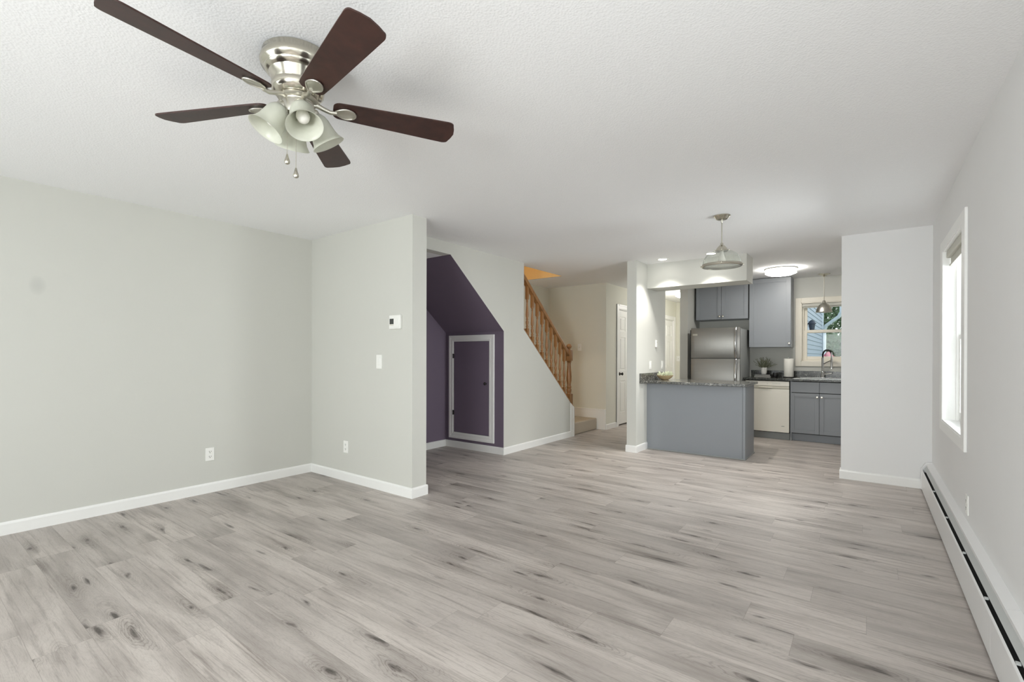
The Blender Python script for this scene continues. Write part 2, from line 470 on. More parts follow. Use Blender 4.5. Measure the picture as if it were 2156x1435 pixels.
# ------------------------------------------------------------------ shell
fl = MB().box(-5.0, 0.7, YR - 0.1, 11.2, -0.12, 0.0)
o = fl.build('floor', 'floor', keep=True); tag(o, 'grey oak plank floor running through living room and kitchen', 'floor', kind='structure')

HX0, HX1, HY0, HY1 = -4.68, -3.79, 3.4, 6.35
c = MB()
c.box(-5.0, 0.7, YR - 0.1, HY0, CE, CE + 0.25)
c.box(-5.0, 0.7, HY1, 11.2, CE, CE + 0.25)
c.box(-5.0, HX0, HY0, HY1, CE, CE + 0.25)
c.box(HX1, 0.7, HY0, HY1, CE, CE + 0.25)
bmesh.ops.remove_doubles(c.bm, verts=c.bm.verts[:], dist=1e-5)
struct(c, 'ceiling', 'ceiling', 'white popcorn textured ceiling over the whole room', 'ceiling')

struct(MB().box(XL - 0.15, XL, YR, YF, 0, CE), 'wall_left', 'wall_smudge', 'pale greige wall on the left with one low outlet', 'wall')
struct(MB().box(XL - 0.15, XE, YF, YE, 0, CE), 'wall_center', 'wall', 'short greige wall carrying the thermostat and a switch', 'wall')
# right wall with its window opening
WY0, WY1, WZ0, WZ1 = 4.09, 5.07, 0.74, 2.085
r = MB()
r.prism([(YR - 0.1, 0), (YB + 0.15, 0), (YB + 0.15, WZ0), (YR - 0.1, WZ0)], 'x', XR, XR + 0.17)
r.prism([(YR - 0.1, WZ1), (YB + 0.15, WZ1), (YB + 0.15, CE), (YR - 0.1, CE)], 'x', XR, XR + 0.17)
VY0, VY1 = -0.25, 1.35      # opening for an unseen window added for light, beside and behind the camera
r.prism([(YR - 0.1, WZ0), (VY0, WZ0), (VY0, WZ1), (YR - 0.1, WZ1)], 'x', XR, XR + 0.17)
r.prism([(VY1, WZ0), (WY0, WZ0), (WY0, WZ1), (VY1, WZ1)], 'x', XR, XR + 0.17)
r.prism([(WY1, WZ0), (YB + 0.15, WZ0), (YB + 0.15, WZ1), (WY1, WZ1)], 'x', XR, XR + 0.17)
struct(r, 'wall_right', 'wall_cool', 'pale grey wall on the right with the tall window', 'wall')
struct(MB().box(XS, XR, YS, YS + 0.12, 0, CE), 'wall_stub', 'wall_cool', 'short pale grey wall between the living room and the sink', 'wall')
# rear wall behind the camera, openings for the added patio door and window
r = MB()
PX0, PX1, PZ1 = -4.45, -1.85, 2.15
QX0, QX1, QZ0, QZ1 = -1.3, 0.1, 0.85, 2.05
r.box(-5.0, PX0, YR - 0.15, YR, 0, CE); r.box(PX1, QX0, YR - 0.15, YR, 0, CE); r.box(QX1, XR, YR - 0.15, YR, 0, CE)
r.box(PX0, PX1, YR - 0.15, YR, PZ1, CE); r.box(QX0, QX1, YR - 0.15, YR, QZ1, CE); r.box(QX0, QX1, YR - 0.15, YR, 0, QZ0)
struct(r, 'wall_rear', 'wall', 'greige wall behind the camera with openings for added patio door and window', 'wall')
# stair wall over and beside the alcove
TR_Y, TR_Z = 5.155, 1.596
KN_Y, KN_Z = 6.49, 0.449
poly = [(YA, 0), (KN_Y, 0), (KN_Y, KN_Z), (TR_Y, TR_Z), (TR_Y, CE), (YE, CE), (YE, 2.352), (3.767, 2.352), (YA, 1.552)]
struct(MB().prism(poly, 'x', XH - 0.12, XH), 'wall_stair', 'wall', 'greige stair wall sloping down along the oak railing', 'wall')
# alcove
struct(MB().box(XA, XH - 0.121, YA, YA + 0.02, 0, 1.56), 'wall_alcove_back', 'purple', 'dark purple alcove wall around the small white framed door', 'wall')
o = MB().box(XH - 0.121, XH - 0.001, YA - 0.004, YA - 0.0005, 0, 1.553).build('wall_alcove_edge', 'purple')
tag(o, 'dark purple edge of the stair wall facing into the alcove', 'wall', kind='structure')
struct(MB().prism([(YE, 0), (YA + 0.02, 0), (YA + 0.02, 1.536), (3.767, 2.348), (3.767, 2.353), (YE, 2.353)], 'x', XA - 0.008, XA), 'wall_alcove_left', 'purple', 'dark purple left side wall of the under stair alcove', 'wall')
struct(MB().prism([(YA + 0.02, 1.535), (YA + 0.02, 1.575), (3.767, 2.392), (3.767, 2.347)], 'x', XA, XH - 0.0005), 'ceiling_alcove_slope', 'purple', 'dark purple sloping underside of the stairs', 'ceiling')
struct(MB().box(XA, XH - 0.12, YE, 3.775, 2.353, 2.40), 'ceiling_alcove', 'ceiling', 'small popcorn textured ceiling patch inside the alcove', 'ceiling')
# stair enclosure
struct(MB().box(-4.9, HX0, YE, 7.5, 0, 5.1).box(-4.9, HX0 + 0.0, YE, YE + 0.01, 0, 5.1), 'wall_stairwell', 'wall_hall', 'cream side wall of the staircase behind the balusters', 'wall')
struct(MB().box(HX0, XD, 7.37, 7.49, 0, CE), 'wall_landing', 'wall_hall', 'cream wall with a light switch beyond the stair landing', 'wall')
u = MB()
u.box(HX1, HX1 + 0.1, HY0 - 0.1, HY1 + 0.1, CE + 0.25, 5.1)
u.box(HX0, HX1, HY0 - 0.1, HY0, CE + 0.25, 5.1); u.box(HX0 - 0.1, HX1 + 0.1, HY0 - 0.1, HY1 + 0.2, 5.1, 5.2)
u.box(HX0, HX1, HY1 - 0.012, HY1, CE - 0.001, 5.1)
struct(u, 'wall_upstairs', 'warm_wall', 'warm lit upper stairwell wall above the ceiling opening', 'wall')
# hall wall with two doors
D1 = (7.86, 8.62, 2.075); D2 = (10.06, 10.84, 2.05)
poly = [(7.49, 0), (D1[0], 0), (D1[0], D1[2]), (D1[1], D1[2]), (D1[1], 0), (D2[0], 0), (D2[0], D2[2]), (D2[1], D2[2]), (D2[1], 0), (YH, 0), (YH, CE), (7.49, CE)]
struct(MB().prism(poly, 'x', XD - 0.12, XD), 'wall_hall', 'wall_hall', 'cream hall wall holding the two white panelled doors', 'wall')
struct(MB().box(XD - 0.12, XC0, YH, YH + 0.12, 0, CE), 'wall_hall_end', 'wall_hall', 'cream end wall of the hall with a light switch', 'wall')
struct(MB().box(-4.4, -4.3, 7.5, 11.2, 0, CE), 'wall_closet', 'wall_hall', 'wall hidden behind the hall doors', 'wall')
struct(MB().box(XC0, XC1, YC, 6.95, 0, CE), 'wall_column', 'wall', 'greige wall end standing left of the peninsula', 'wall')
struct(MB().box(XC0, XC1, 8.04, YH, 0, CE), 'wall_fridge', 'wall', 'greige wall end left of the refrigerator', 'wall')
KX0, KX1, KZ0, KZ1 = -0.845, 0.33, 1.165, 2.085
b = MB()
b.box(XC1, KX0, YB, YB + 0.16, 0, CE); b.box(KX1, XR, YB, YB + 0.16, 0, CE)
b.box(KX0, KX1, YB, YB + 0.16, 0, KZ0); b.box(KX0, KX1, YB, YB + 0.16, KZ1, CE)
bmesh.ops.remove_doubles(b.bm, verts=b.bm.verts[:], dist=1e-5)
struct(b, 'wall_kitchen_back', 'wall', 'greige kitchen back wall with the sink window', 'wall')
struct(MB().box(XC1, -1.163, 6.23, 6.60, 2.155, CE), 'beam', 'wall', 'boxed ceiling beam above the peninsula lit by recessed spots', 'beam')

# baseboards
BP = [(0, 0), (0.012, 0), (0.012, 0.074), (0.009, 0.084), (0.004, 0.089), (0, 0.09)]
def bb_x(mb, x0, x1, y, s):     # along X on a wall face at y, sticking out towards s
    mb.prism([(y + s * d, z) for d, z in BP], 'x', x0, x1)
def bb_y(mb, y0, y1, x, s):
    mb.prism([(x + s * d, z) for d, z in BP], 'y', y0, y1)
b = MB(); bb_y(b, YR, YF, XL, 1); struct(b, 'baseboard_left', 'trim', 'white baseboard along the left wall', 'baseboard')
b = MB(); bb_x(b, XL + 0.012, XE + 0.012, YF, -1); bb_y(b, YF, YE, XE, 1); bb_x(b, XL, XE + 0.012, YE, 1)
struct(b, 'baseboard_center', 'trim', 'white baseboard wrapping the thermostat wall', 'baseboard')
b = MB(); bb_y(b, YE, YA, XA, 1); struct(b, 'baseboard_alcove_left', 'trim', 'white baseboard on the left side of the alcove', 'baseboard')
b = MB(); bb_x(b, XA + 0.012, XH + 0.012, YA - 0.004, -1); struct(b, 'baseboard_alcove_back', 'trim', 'white baseboard below the small purple door', 'baseboard')
b = MB(); bb_y(b, YA - 0.004, KN_Y, XH, 1); struct(b, 'baseboard_stair', 'trim', 'white baseboard along the stair wall', 'baseboard')
b = MB(); bb_y(b, 7.37, D1[0] - 0.085, XD, 1); struct(b, 'baseboard_hall', 'trim', 'white baseboard on the hall wall before the first door', 'baseboard')
b = MB(); bb_x(b, XC0 - 0.012, XC1 + 0.012, YC, -1); bb_y(b, YC, 6.229, XC1, 1); bb_y(b, YC, 6.95, XC0, -1)
struct(b, 'baseboard_column', 'trim', 'white baseboard around the wall end beside the peninsula', 'baseboard')
b = MB(); bb_x(b, XS - 0.012, 0.404, YS, -1); bb_y(b, YS, YS + 0.12, XS, -1); bb_x(b, XS - 0.012, XR, YS + 0.12, 1)
struct(b, 'baseboard_stub', 'trim', 'white baseboard on the short wall beside the heater', 'baseboard')
# knee wall trim: cap along the slope and the end post
sl = (TR_Z - KN_Z) / (TR_Y - KN_Y)
c = MB()
c.prism([(TR_Y, TR_Z), (KN_Y, KN_Z), (KN_Y, KN_Z + 0.016), (TR_Y, TR_Z + 0.016)], 'x', XH - 0.125, XH + 0.006)
struct(c, 'trim_1', 'oak', 'thin oak cap strip on the sloping stair wall', 'trim')
c = MB()
c.prism([(6.395, 0.0), (KN_Y + 0.012, 0.0), (KN_Y + 0.012, KN_Z - 0.012), (6.395, KN_Z + 0.068)], 'x', XH, XH + 0.014)
c.prism([(KN_Y - 0.03, 0.0), (KN_Y, 0.0), (KN_Y, KN_Z - 0.01), (KN_Y - 0.03, KN_Z + 0.02)], 'x', XH + 0.012, XH + 0.02)
c.box(XH - 0.12, XH + 0.014, KN_Y, KN_Y + 0.012, 0, KN_Z - 0.015)
struct(c, 'trim_2', 'trim', 'white end board of the stair wall below the newel post', 'trim')
c = MB()
c.prism([(HX0, 0.0), (-3.70, 0.0), (-3.675, 0.0), (XD + 0.0, 0.0), (XD + 0.0, 0.34), (HX0, 0.34)], 'y', 7.352, 7.37)
c.box(HX0, XD, 7.346, 7.37, 0.325, 0.343, 0.004)
struct(c, 'trim_3', 'trim', 'white skirt board behind the carpeted landing', 'trim')

# ------------------------------------------------------------------ windows
def make_window(name, fn, a0, a1, z0, z1, dep, mats, label, rail, cas=0.1, casz=0.075, apron=False, sash2=True):
    """a along the wall, d outward depth (0 at the wall face), double hung"""
    root = thing(name, fn(0.5 * (a0 + a1), 0, z0), label, 'window', kind='structure')
    tm, vm = mats
    f = MB(fn)
    f.box(a0 - cas, a0, -0.016, 0, z0 - casz, z1 + casz, 0.004); f.box(a1, a1 + cas, -0.016, 0, z0 - casz, z1 + casz, 0.004)
    f.box(a0, a1, -0.016, 0, z1, z1 + casz, 0.004); f.box(a0, a1, -0.016, 0, z0 - casz, z0, 0.004)
    if apron: f.box(a0 - cas - 0.01, a1 + cas + 0.01, -0.03, 0.0, z0 - 0.02, z0, 0.004)
    f.build('casing', tm, root)
    j = MB(fn)
    j.box(a0, a0 + 0.012, -0.012, dep, z0, z1); j.box(a1 - 0.012, a1, -0.012, dep, z0, z1)
    j.box(a0, a1, -0.012, dep, z1 - 0.012, z1); j.box(a0, a1, -0.012, dep, z0, z0 + 0.012)
    j.box(a0 + 0.012, a0 + 0.035, dep * 0.45, dep, z0, z1); j.box(a1 - 0.035, a1 - 0.012, dep * 0.45, dep, z0, z1)
    j.box(a0 + 0.012, a1 - 0.012, dep * 0.55, dep, z0 + 0.012, z0 + 0.03); j.box(a0 + 0.012, a1 - 0.012, dep * 0.45, dep, z1 - 0.03, z1 - 0.012)
    j.build('jamb', vm, root)
    def sash(d0, d1, s0, s1, nm):
        sm = MB(fn); w = 0.042; b0, b1 = a0 + 0.034, a1 - 0.034
        sm.box(b0, b0 + w, d0, d1, s0, s1, 0.003); sm.box(b1 - w, b1, d0, d1, s0, s1, 0.003)
        sm.box(b0 + w, b1 - w, d0, d1, s1 - 0.036, s1, 0.003); sm.box(b0 + w, b1 - w, d0, d1, s0, s0 + 0.05, 0.003)
        so = sm.build(nm, vm, root)
        MB(fn).box(b0 + w - 0.004, b1 - w + 0.004, (d0 + d1) / 2 - 0.002, (d0 + d1) / 2 + 0.002, s0 + 0.04, s1 - 0.03).build('pane', 'pane', so)
    sash(dep * 0.78, dep * 0.98, rail - 0.02, z1 - 0.03, 'upper_sash')
    sash(dep * 0.55, dep * 0.75, z0 + 0.03, rail + 0.02, 'lower_sash')
    return root
w1 = make_window('window_1', lambda a, d, z: (XR + d, a, z), WY0, WY1, WZ0, WZ1, 0.15, ('trim', 'vinyl'),
            'tall white double hung window in the right wall above the heater', 1.40, cas=0.12)
w2 = make_window('window_2', lambda a, d, z: (a, YB + d, z), KX0, KX1, KZ0, KZ1, 0.14, ('vinyl_warm', 'vinyl_warm'),
            'cream framed kitchen window above the sink', 1.632, cas=0.075, casz=0.075)
w5 = make_window('added_window_5', lambda a, d, z: (XR + d, a, z), VY0, VY1, WZ0, WZ1, 0.15, ('trim', 'vinyl'),
            'added unseen double hung window in the right wall beside the camera, for light', 1.40, cas=0.12)  # out of view, put in to light the room from the right
# unseen patio door and rear window, added behind the camera to let in light
w3 = thing('added_window_3', (-3.15, YR, 0), 'added unseen sliding patio door behind the camera, for light', 'window', kind='structure')
f = MB()
for x in (PX0 + 0.03, (PX0 + PX1) / 2, PX1 - 0.03): f.box(x - 0.03, x + 0.03, YR - 0.1, YR - 0.03, 0.0, PZ1)
f.box(PX0, PX1, YR - 0.1, YR - 0.03, PZ1 - 0.06, PZ1); f.box(PX0, PX1, YR - 0.1, YR - 0.03, 0, 0.06)
f.build('frame', 'vinyl', w3)
MB().box(PX0, PX1, YR - 0.07, YR - 0.064, 0.04, PZ1 - 0.04).build('pane', 'pane', w3)
w4 = thing('added_window_4', (-0.6, YR, QZ0), 'added unseen rear window behind the camera, for light', 'window', kind='structure')
f = MB()
f.box(QX0, QX0 + 0.05, YR - 0.1, YR - 0.03, QZ0, QZ1); f.box(QX1 - 0.05, QX1, YR - 0.1, YR - 0.03, QZ0, QZ1)
f.box(QX0, QX1, YR - 0.1, YR - 0.03, QZ1 - 0.05, QZ1); f.box(QX0, QX1, YR - 0.1, YR - 0.03, QZ0, QZ0 + 0.05)
f.build('frame', 'vinyl', w4)
MB().box(QX0, QX1, YR - 0.07, YR - 0.064, QZ0 + 0.03, QZ1 - 0.03).build('pane', 'pane', w4)
# roller shades drawn up
def shade(name, fn, a0, a1, ztop, drop, label, d=0.03):
    root = thing(name, fn((a0 + a1) / 2, d, ztop), label, 'window shade')
    MB(fn).box(a0, a1, d - 0.022, d + 0.022, ztop - 0.05, ztop, 0.006).build('cassette', 'shade_fabric', root)
    MB(fn).box(a0 + 0.006, a1 - 0.006, d + 0.004, d + 0.008, ztop - drop, ztop - 0.045).build('fabric', 'shade_fabric', root)
    MB(fn).box(a0 + 0.004, a1 - 0.004, d - 0.004, d + 0.014, ztop - drop - 0.014, ztop - drop + 0.002, 0.003).build('bottom_bar', 'shade_fabric', root)
shade('roller_shade', lambda a, d, z: (XR + d, a, z), WY0 + 0.014, WY1 - 0.014, WZ1 - 0.013, 0.10, 'pale shade rolled up at the top of the tall right window')
shade('roller_shade', lambda a, d, z: (a, YB + d, z), KX0 + 0.014, KX1 - 0.014, KZ1 - 0.013, 0.055, 'pale shade rolled up at the top of the sink window')

# ------------------------------------------------------------------ doors
def panel_door(name, y0, y1, top, label, cat='door', knob_y=None):
    root = thing(name, (XD, (y0 + y1) / 2, 0), label, cat, kind='structure')
    c = MB(); w = 0.082
    for (a, b_) in ((y0 - w, y0), (y1, y1 + w)):
        c.box(XD, XD + 0.016, a, b_, 0, top + w, 0.004)
        c.box(XD, XD + 0.021, a + (0.0 if a < y0 - 0.01 else w - 0.025), a + (0.025 if a < y0 - 0.01 else w), 0, top + w, 0.004)
    c.box(XD, XD + 0.016, y0, y1, top, top + w, 0.004); c.box(XD, XD + 0.021, y0, y1, top + w - 0.025, top + w, 0.004)
    c.build('casing', 'trim', root)
    j = MB(); j.box(XD - 0.12, XD + 0.002, y0, y0 + 0.014, 0, top); j.box(XD - 0.12, XD + 0.002, y1 - 0.014, y1, 0, top); j.box(XD - 0.12, XD + 0.002, y0, y1, top - 0.014, top)
    j.build('jamb', 'trim', root)
    s = MB(); a0, a1 = y0 + 0.017, y1 - 0.017; xf = XD - 0.012; zt = top - 0.017
    s.box(xf - 0.036, xf - 0.008, a0, a1, 0.025, zt)
    st = 0.095; mid = (a0 + a1) / 2
    cols = ((a0 + st, mid - 0.045), (mid + 0.045, a1 - st))
    rows = ((0.235, 0.80), (0.99, 1.58), (1.69, zt - 0.115))
    # stiles and rails
    s.box(xf - 0.009, xf, a0, a0 + st, 0.025, zt, 0.002); s.box(xf - 0.009, xf, a1 - st, a1, 0.025, zt, 0.002)
    s.box(xf - 0.009, xf, mid - 0.045, mid + 0.045, 0.025, zt, 0.002)
    for z0, z1 in ((0.025, rows[0][0]), (rows[0][1], rows[1][0]), (rows[1][1], rows[2][0]), (rows[2][1], zt)):
        s.box(xf - 0.009, xf, a0 + st, mid - 0.045, z0, z1, 0.002); s.box(xf - 0.009, xf, mid + 0.045, a1 - st, z0, z1, 0.002)
    for p0, p1 in cols:
        for z0, z1 in rows: s.box(xf - 0.009, xf - 0.001, p0 + 0.028, p1 - 0.028, z0 + 0.028, z1 - 0.028, 0.006)
    so = s.build('panel', 'trim', root)
    if knob_y:
        km = Matrix.Rotation(PI / 2, 3, 'Y')
        k = MB(); k.lathe([(0, 0), (0.03, 0), (0.032, 0.006), (0.014, 0.012), (0.011, 0.03), (0.022, 0.04), (0.028, 0.052), (0.022, 0.064), (0, 0.068)], (xf, knob_y, 0.925), 20, km)
        k.build('knob', 'dark_bronze', root, smooth=True)
    return root
panel_door('door_1', *D1, 'white panelled door with dark knob beyond the staircase', knob_y=7.86 + 0.085)
panel_door('door_2', *D2, 'white panelled door at the far end of the hall', knob_y=None)
# small access door in the alcove
d3 = thing('door_3', (-4.19, YA, 0.13), 'small purple access door in a white frame under the stairs', 'door', kind='structure')
AX0, AX1, AZ0, AZ1, AW = -4.600, -3.808, 0.127, 1.517, 0.083
c = MB()
def frame4(mb, x0, x1, z0, z1, w, y0, y1, bev=0.003):
    for poly in ([(x0, z0), (x0 + w, z0 + w), (x0 + w, z1 - w), (x0, z1)], [(x1, z0), (x1, z1), (x1 - w, z1 - w), (x1 - w, z0 + w)],
                 [(x0, z1), (x0 + w, z1 - w), (x1 - w, z1 - w), (x1, z1)], [(x0, z0), (x1, z0), (x1 - w, z0 + w), (x0 + w, z0 + w)]):
        mb.prism(poly, 'y', y0, y1, bev)
frame4(c, AX0, AX1, AZ0, AZ1, AW, YA - 0.014, YA)
frame4(c, AX0, AX1, AZ0, AZ1, 0.03, YA - 0.020, YA - 0.012)
frame4(c, AX0 + 0.055, AX1 - 0.055, AZ0 + 0.055, AZ1 - 0.055, 0.014, YA - 0.018, YA - 0.012)
c.build('casing', 'trim', d3)
MB().box(AX0 + AW + 0.006, AX1 - AW - 0.006, YA - 0.010, YA - 0.001, AZ0 + AW + 0.006, AZ1 - AW - 0.006, 0.002).build('panel', 'purple', d3)
MB().lathe([(0, 0), (0.010, 0), (0.008, 0.012), (0.017, 0.020), (0.019, 0.028), (0.012, 0.034), (0, 0.036)], (-3.945, YA - 0.010, 0.885), 16, Matrix.Rotation(PI / 2, 3, 'X')).build('knob', 'dark_bronze', d3, smooth=True)
for z in (0.475, 1.24):
    h = MB(); h.box(AX0 + AW - 0.012, AX0 + AW + 0.012, YA - 0.021, YA - 0.012, z - 0.03, z + 0.03, 0.002)
    h.tube([(AX0 + AW, YA - 0.022, z - 0.032), (AX0 + AW, YA - 0.022, z + 0.032)], 0.005)
    h.build('hinge', 'dark_bronze', d3)

# ------------------------------------------------------------------ staircase and railing
st = thing('staircase', (-4.2, 6.9, 0), 'beige carpeted staircase turning up behind the oak railing', 'staircase')
RISE = 0.19
s = MB(); s.box(HX0 + 0.002, -3.69, 6.505, 7.351, 0.0, RISE, 0.018, 3); s.build('landing', 'carpet', st)
for i in range(12):
    y1 = 6.505 - 0.225 * i; z = RISE * (i + 2)
    MB().box(HX0 + 0.002, XH - 0.126, y1 - 0.24, y1, z - 0.045, z, 0.016, 3).box(HX0 + 0.002, XH - 0.126, y1 - 0.025, y1 - 0.008, z - 0.185, z - 0.03).build('step', 'carpet', st)
# railing on the knee wall
rl = thing('stair_railing', (XH - 0.06, 6.45, KN_Z), 'honey oak stair railing with turned balusters and newel post', 'railing')
XM = XH - 0.055
ztop = lambda y: TR_Z + 0.016 + sl * (y - TR_Y)         # top of the knee wall
RH = 0.70                                              # rail underside above it, measured plumb
h = MB()
y0, y1 = TR_Y + 0.0, 6.41
prof = [(-0.030, 0.0), (0.030, 0.0), (0.033, 0.035), (0.024, 0.058), (0.012, 0.068), (-0.012, 0.068), (-0.024, 0.058), (-0.033, 0.035)]
va = [(XM + a, y0, ztop(y0) + RH + b_ * 1.28) for a, b_ in prof]; vb = [(XM + a, y1, ztop(y1) + RH + b_ * 1.28) for a, b_ in prof]
n = len(prof)
h.faces(va + vb, [list(range(n)), list(range(2 * n - 1, n - 1, -1))] + [[i, (i + 1) % n, n + (i + 1) % n, n + i] for i in range(n)])
h.build('handrail', 'oak', rl)
def baluster(y):
    zb, zt = ztop(y) - 0.02, ztop(y) + RH + 0.01
    H = zt - zb; b = MB(); w = 0.019
    lo, hi = 0.155, H - 0.175
    # square ends cut to the slope
    b.faces([(XM - w, y - w, ztop(y - w) - 0.004), (XM + w, y - w, ztop(y - w) - 0.004), (XM + w, y + w, ztop(y + w) - 0.004), (XM - w, y + w, ztop(y + w) - 0.004),
             (XM - w, y - w, zb + lo), (XM + w, y - w, zb + lo), (XM + w, y + w, zb + lo), (XM - w, y + w, zb + lo)],
            [(0, 1, 2, 3), (4, 5, 6, 7), (0, 1, 5, 4), (1, 2, 6, 5), (2, 3, 7, 6), (3, 0, 4, 7)])
    b.faces([(XM - w, y - w, zb + hi), (XM + w, y - w, zb + hi), (XM + w, y + w, zb + hi), (XM - w, y + w, zb + hi),
             (XM - w, y - w, ztop(y - w) + RH + 0.006), (XM + w, y - w, ztop(y - w) + RH + 0.006), (XM + w, y + w, ztop(y + w) + RH + 0.006), (XM - w, y + w, ztop(y + w) + RH + 0.006)],
            [(0, 1, 2, 3), (4, 5, 6, 7), (0, 1, 5, 4), (1, 2, 6, 5), (2, 3, 7, 6), (3, 0, 4, 7)])
    T = hi - lo
    pr = [(0.019, 0), (0.014, 0.012), (0.020, 0.03), (0.013, 0.042), (0.019, 0.07), (0.021, 0.09), (0.013, 0.115), (0.018, 0.128), (0.012, 0.14),
          (0.020, 0.165), (0.0215, 0.19), (0.018, 0.25), (0.0125, T - 0.07), (0.011, T - 0.045), (0.016, T - 0.035), (0.011, T - 0.025), (0.018, T - 0.008), (0.019, T)]
    b.lathe([(r * 0.98, z) for r, z in pr], (XM, y, zb + lo), 14)
    b.build('baluster', 'oak', rl, smooth=True)
NB = 10
for i in range(NB): baluster(5.185 + i * 0.1235)
# newel post
ny = 6.445; nb_ = KN_Z + 0.0
nw = 0.043
n = MB()
n.faces([(XM - nw, ny - nw, ztop(ny - nw) - 0.01), (XM + nw, ny - nw, ztop(ny - nw) - 0.01), (XM + nw, ny + nw, ztop(ny + nw) - 0.01), (XM - nw, ny + nw, ztop(ny + nw) - 0.01),
         (XM - nw, ny - nw, 0.655), (XM + nw, ny - nw, 0.655), (XM + nw, ny + nw, 0.655), (XM - nw, ny + nw, 0.655)],
        [(0, 1, 2, 3), (4, 5, 6, 7), (0, 1, 5, 4), (1, 2, 6, 5), (2, 3, 7, 6), (3, 0, 4, 7)])
n.lathe([(0.041, 0.655), (0.030, 0.672), (0.036, 0.690), (0.040, 0.72), (0.032, 0.74), (0.040, 0.76), (0.029, 0.79), (0.032, 0.815), (0.0405, 0.86), (0.041, 0.92), (0.037, 1.0),
         (0.030, 1.07), (0.026, 1.11), (0.030, 1.125), (0.026, 1.135), (0.040, 1.15), (0.032, 1.16), (0.041, 1.17)], (XM, ny, 0), 24)
n.box(XM - nw, XM + nw, ny - nw, ny + nw, 1.168, 1.335, 0.006)
n.build('newel_post', 'oak', rl, smooth=True)
MB().lathe([(0.028, 1.330), (0.022, 1.345), (0.020, 1.355), (0.034, 1.368), (0.043, 1.388), (0.043, 1.400), (0.034, 1.418), (0.018, 1.428), (0, 1.430)], (XM, ny, 0), 24).build('newel_cap', 'oak', rl, smooth=True)
# warm lamp upstairs
lu = bpy.data.lights.new('upstairs_lamp', 'POINT'); lu.energy = 62; lu.color = (1.0, 0.86, 0.66); lu.shadow_soft_size = 0.12
o = bpy.data.objects.new('upstairs_lamp', lu); COL.objects.link(o); o.location = (-4.25, 4.6, 4.6)

# ------------------------------------------------------------------ ceiling fan
FX, FY = -1.886, 1.044
fan = thing('ceiling_fan', (FX, FY, CE), 'brushed nickel hugger ceiling fan with five dark blades and four glass shades', 'ceiling fan')
MB().lathe([(0, CE), (0.128, CE), (0.134, CE - 0.004), (0.134, CE - 0.020), (0.139, CE - 0.026), (0.143, CE - 0.040), (0.139, CE - 0.056), (0.128, CE - 0.064), (0.126, CE - 0.068),
            (0.124, CE - 0.074), (0.116, CE - 0.080), (0.108, CE - 0.086)], (FX, FY, 0), 64).build('ceiling_mount', 'nickel', fan, smooth=True)
MB().lathe([(0.114, CE - 0.078), (0.108, CE - 0.088), (0.100, CE - 0.112), (0.096, CE - 0.122), (0.100, CE - 0.124), (0.102, CE - 0.132), (0.099, CE - 0.150), (0.086, CE - 0.166), (0.064, CE - 0.174), (0, CE - 0.175)],
           (FX, FY, 0), 64).build('motor_housing', 'nickel', fan, smooth=True)
ZBL = 2.288
MB().lathe([(0.0, CE - 0.170), (0.075, CE - 0.172), (0.078, CE - 0.178), (0.070, CE - 0.186), (0.060, CE - 0.188), (0.058, CE - 0.192), (0.062, CE - 0.194), (0.064, CE - 0.198), (0.064, CE - 0.236), (0.060, CE - 0.246), (0.04, CE - 0.252), (0.0, CE - 0.254)],
           (FX, FY, 0), 48).build('switch_housing', 'nickel_satin', fan, smooth=True)
def blade(ang):
    R3 = Matrix.Rotation(ang, 3, 'Z') @ Matrix.Rotation(math.radians(-12), 3, 'X')
    out = []
    r0, r1 = 0.135, 0.662
    def hw(r):     # half width
        k = (r - r0) / (r1 - r0); return 0.048 + 0.022 * min(1, k * 1.1)
    up, dn = [], []
    # rounded root
    for i in range(7):
        a = PI / 2 * i / 6; up.append((r0 + 0.03 * (1 - math.cos(a)), hw(r0) * (0.45 + 0.55 * math.sin(a))))
    for i in range(1, 8): r = r0 + 0.03 + (r1 - 0.038 - r0 - 0.03) * i / 7; up.append((r, hw(r)))
    for i in range(1, 7):
        a = PI / 2 * i / 6; up.append((r1 - 0.038 + 0.026 * math.sin(a), 0.070 - 0.016 * (1 - math.cos(a))))
    tip = [(r1 - 0.004, 0.032), (r1 + 0.002, 0.0), (r1 - 0.004, -0.032)]
    poly = up + tip + [(r, -w) for r, w in reversed(up)]
    b = MB().prism([(x, y) for x, y in poly], 'z', -0.003, 0.003)
    for v in b.bm.verts: v.co = R3 @ v.co + Vector((FX, FY, ZBL))
    bo = b.build('blade', 'walnut', fan)
    # blade arm: curved bracket from hub down to an open paddle under the blade
    m = MB()
    pts = [(0.055, 0.0, 0.004), (0.075, 0.002, 0.006), (0.10, 0.004, -0.004), (0.125, 0.002, -0.014), (0.150, 0.0, -0.012)]
    m.tube(pts, [0.011, 0.011, 0.0095, 0.0085, 0.009], 10)
    pad = []
    for i in range(24):
        a = 2 * PI * i / 24
        x = 0.185 + 0.042 * math.cos(a); w = (0.030 if math.cos(a) > 0 else 0.030 + 0.012 * math.cos(a))
        pad.append((x, w * math.sin(a)))
    m.prism(pad, 'z', -0.011, -0.0035, 0.002)
    rim = [(x, y, -0.010) for x, y in pad]; m.tube(rim + [rim[0]], 0.0038, 8, cap=False)
    for v in m.bm.verts: v.co = R3 @ v.co + Vector((FX, FY, ZBL))
    m.build('blade_arm', 'nickel_satin', bo, smooth=True)
for k in range(5): blade(math.radians(276.8 + 72.05 * k))
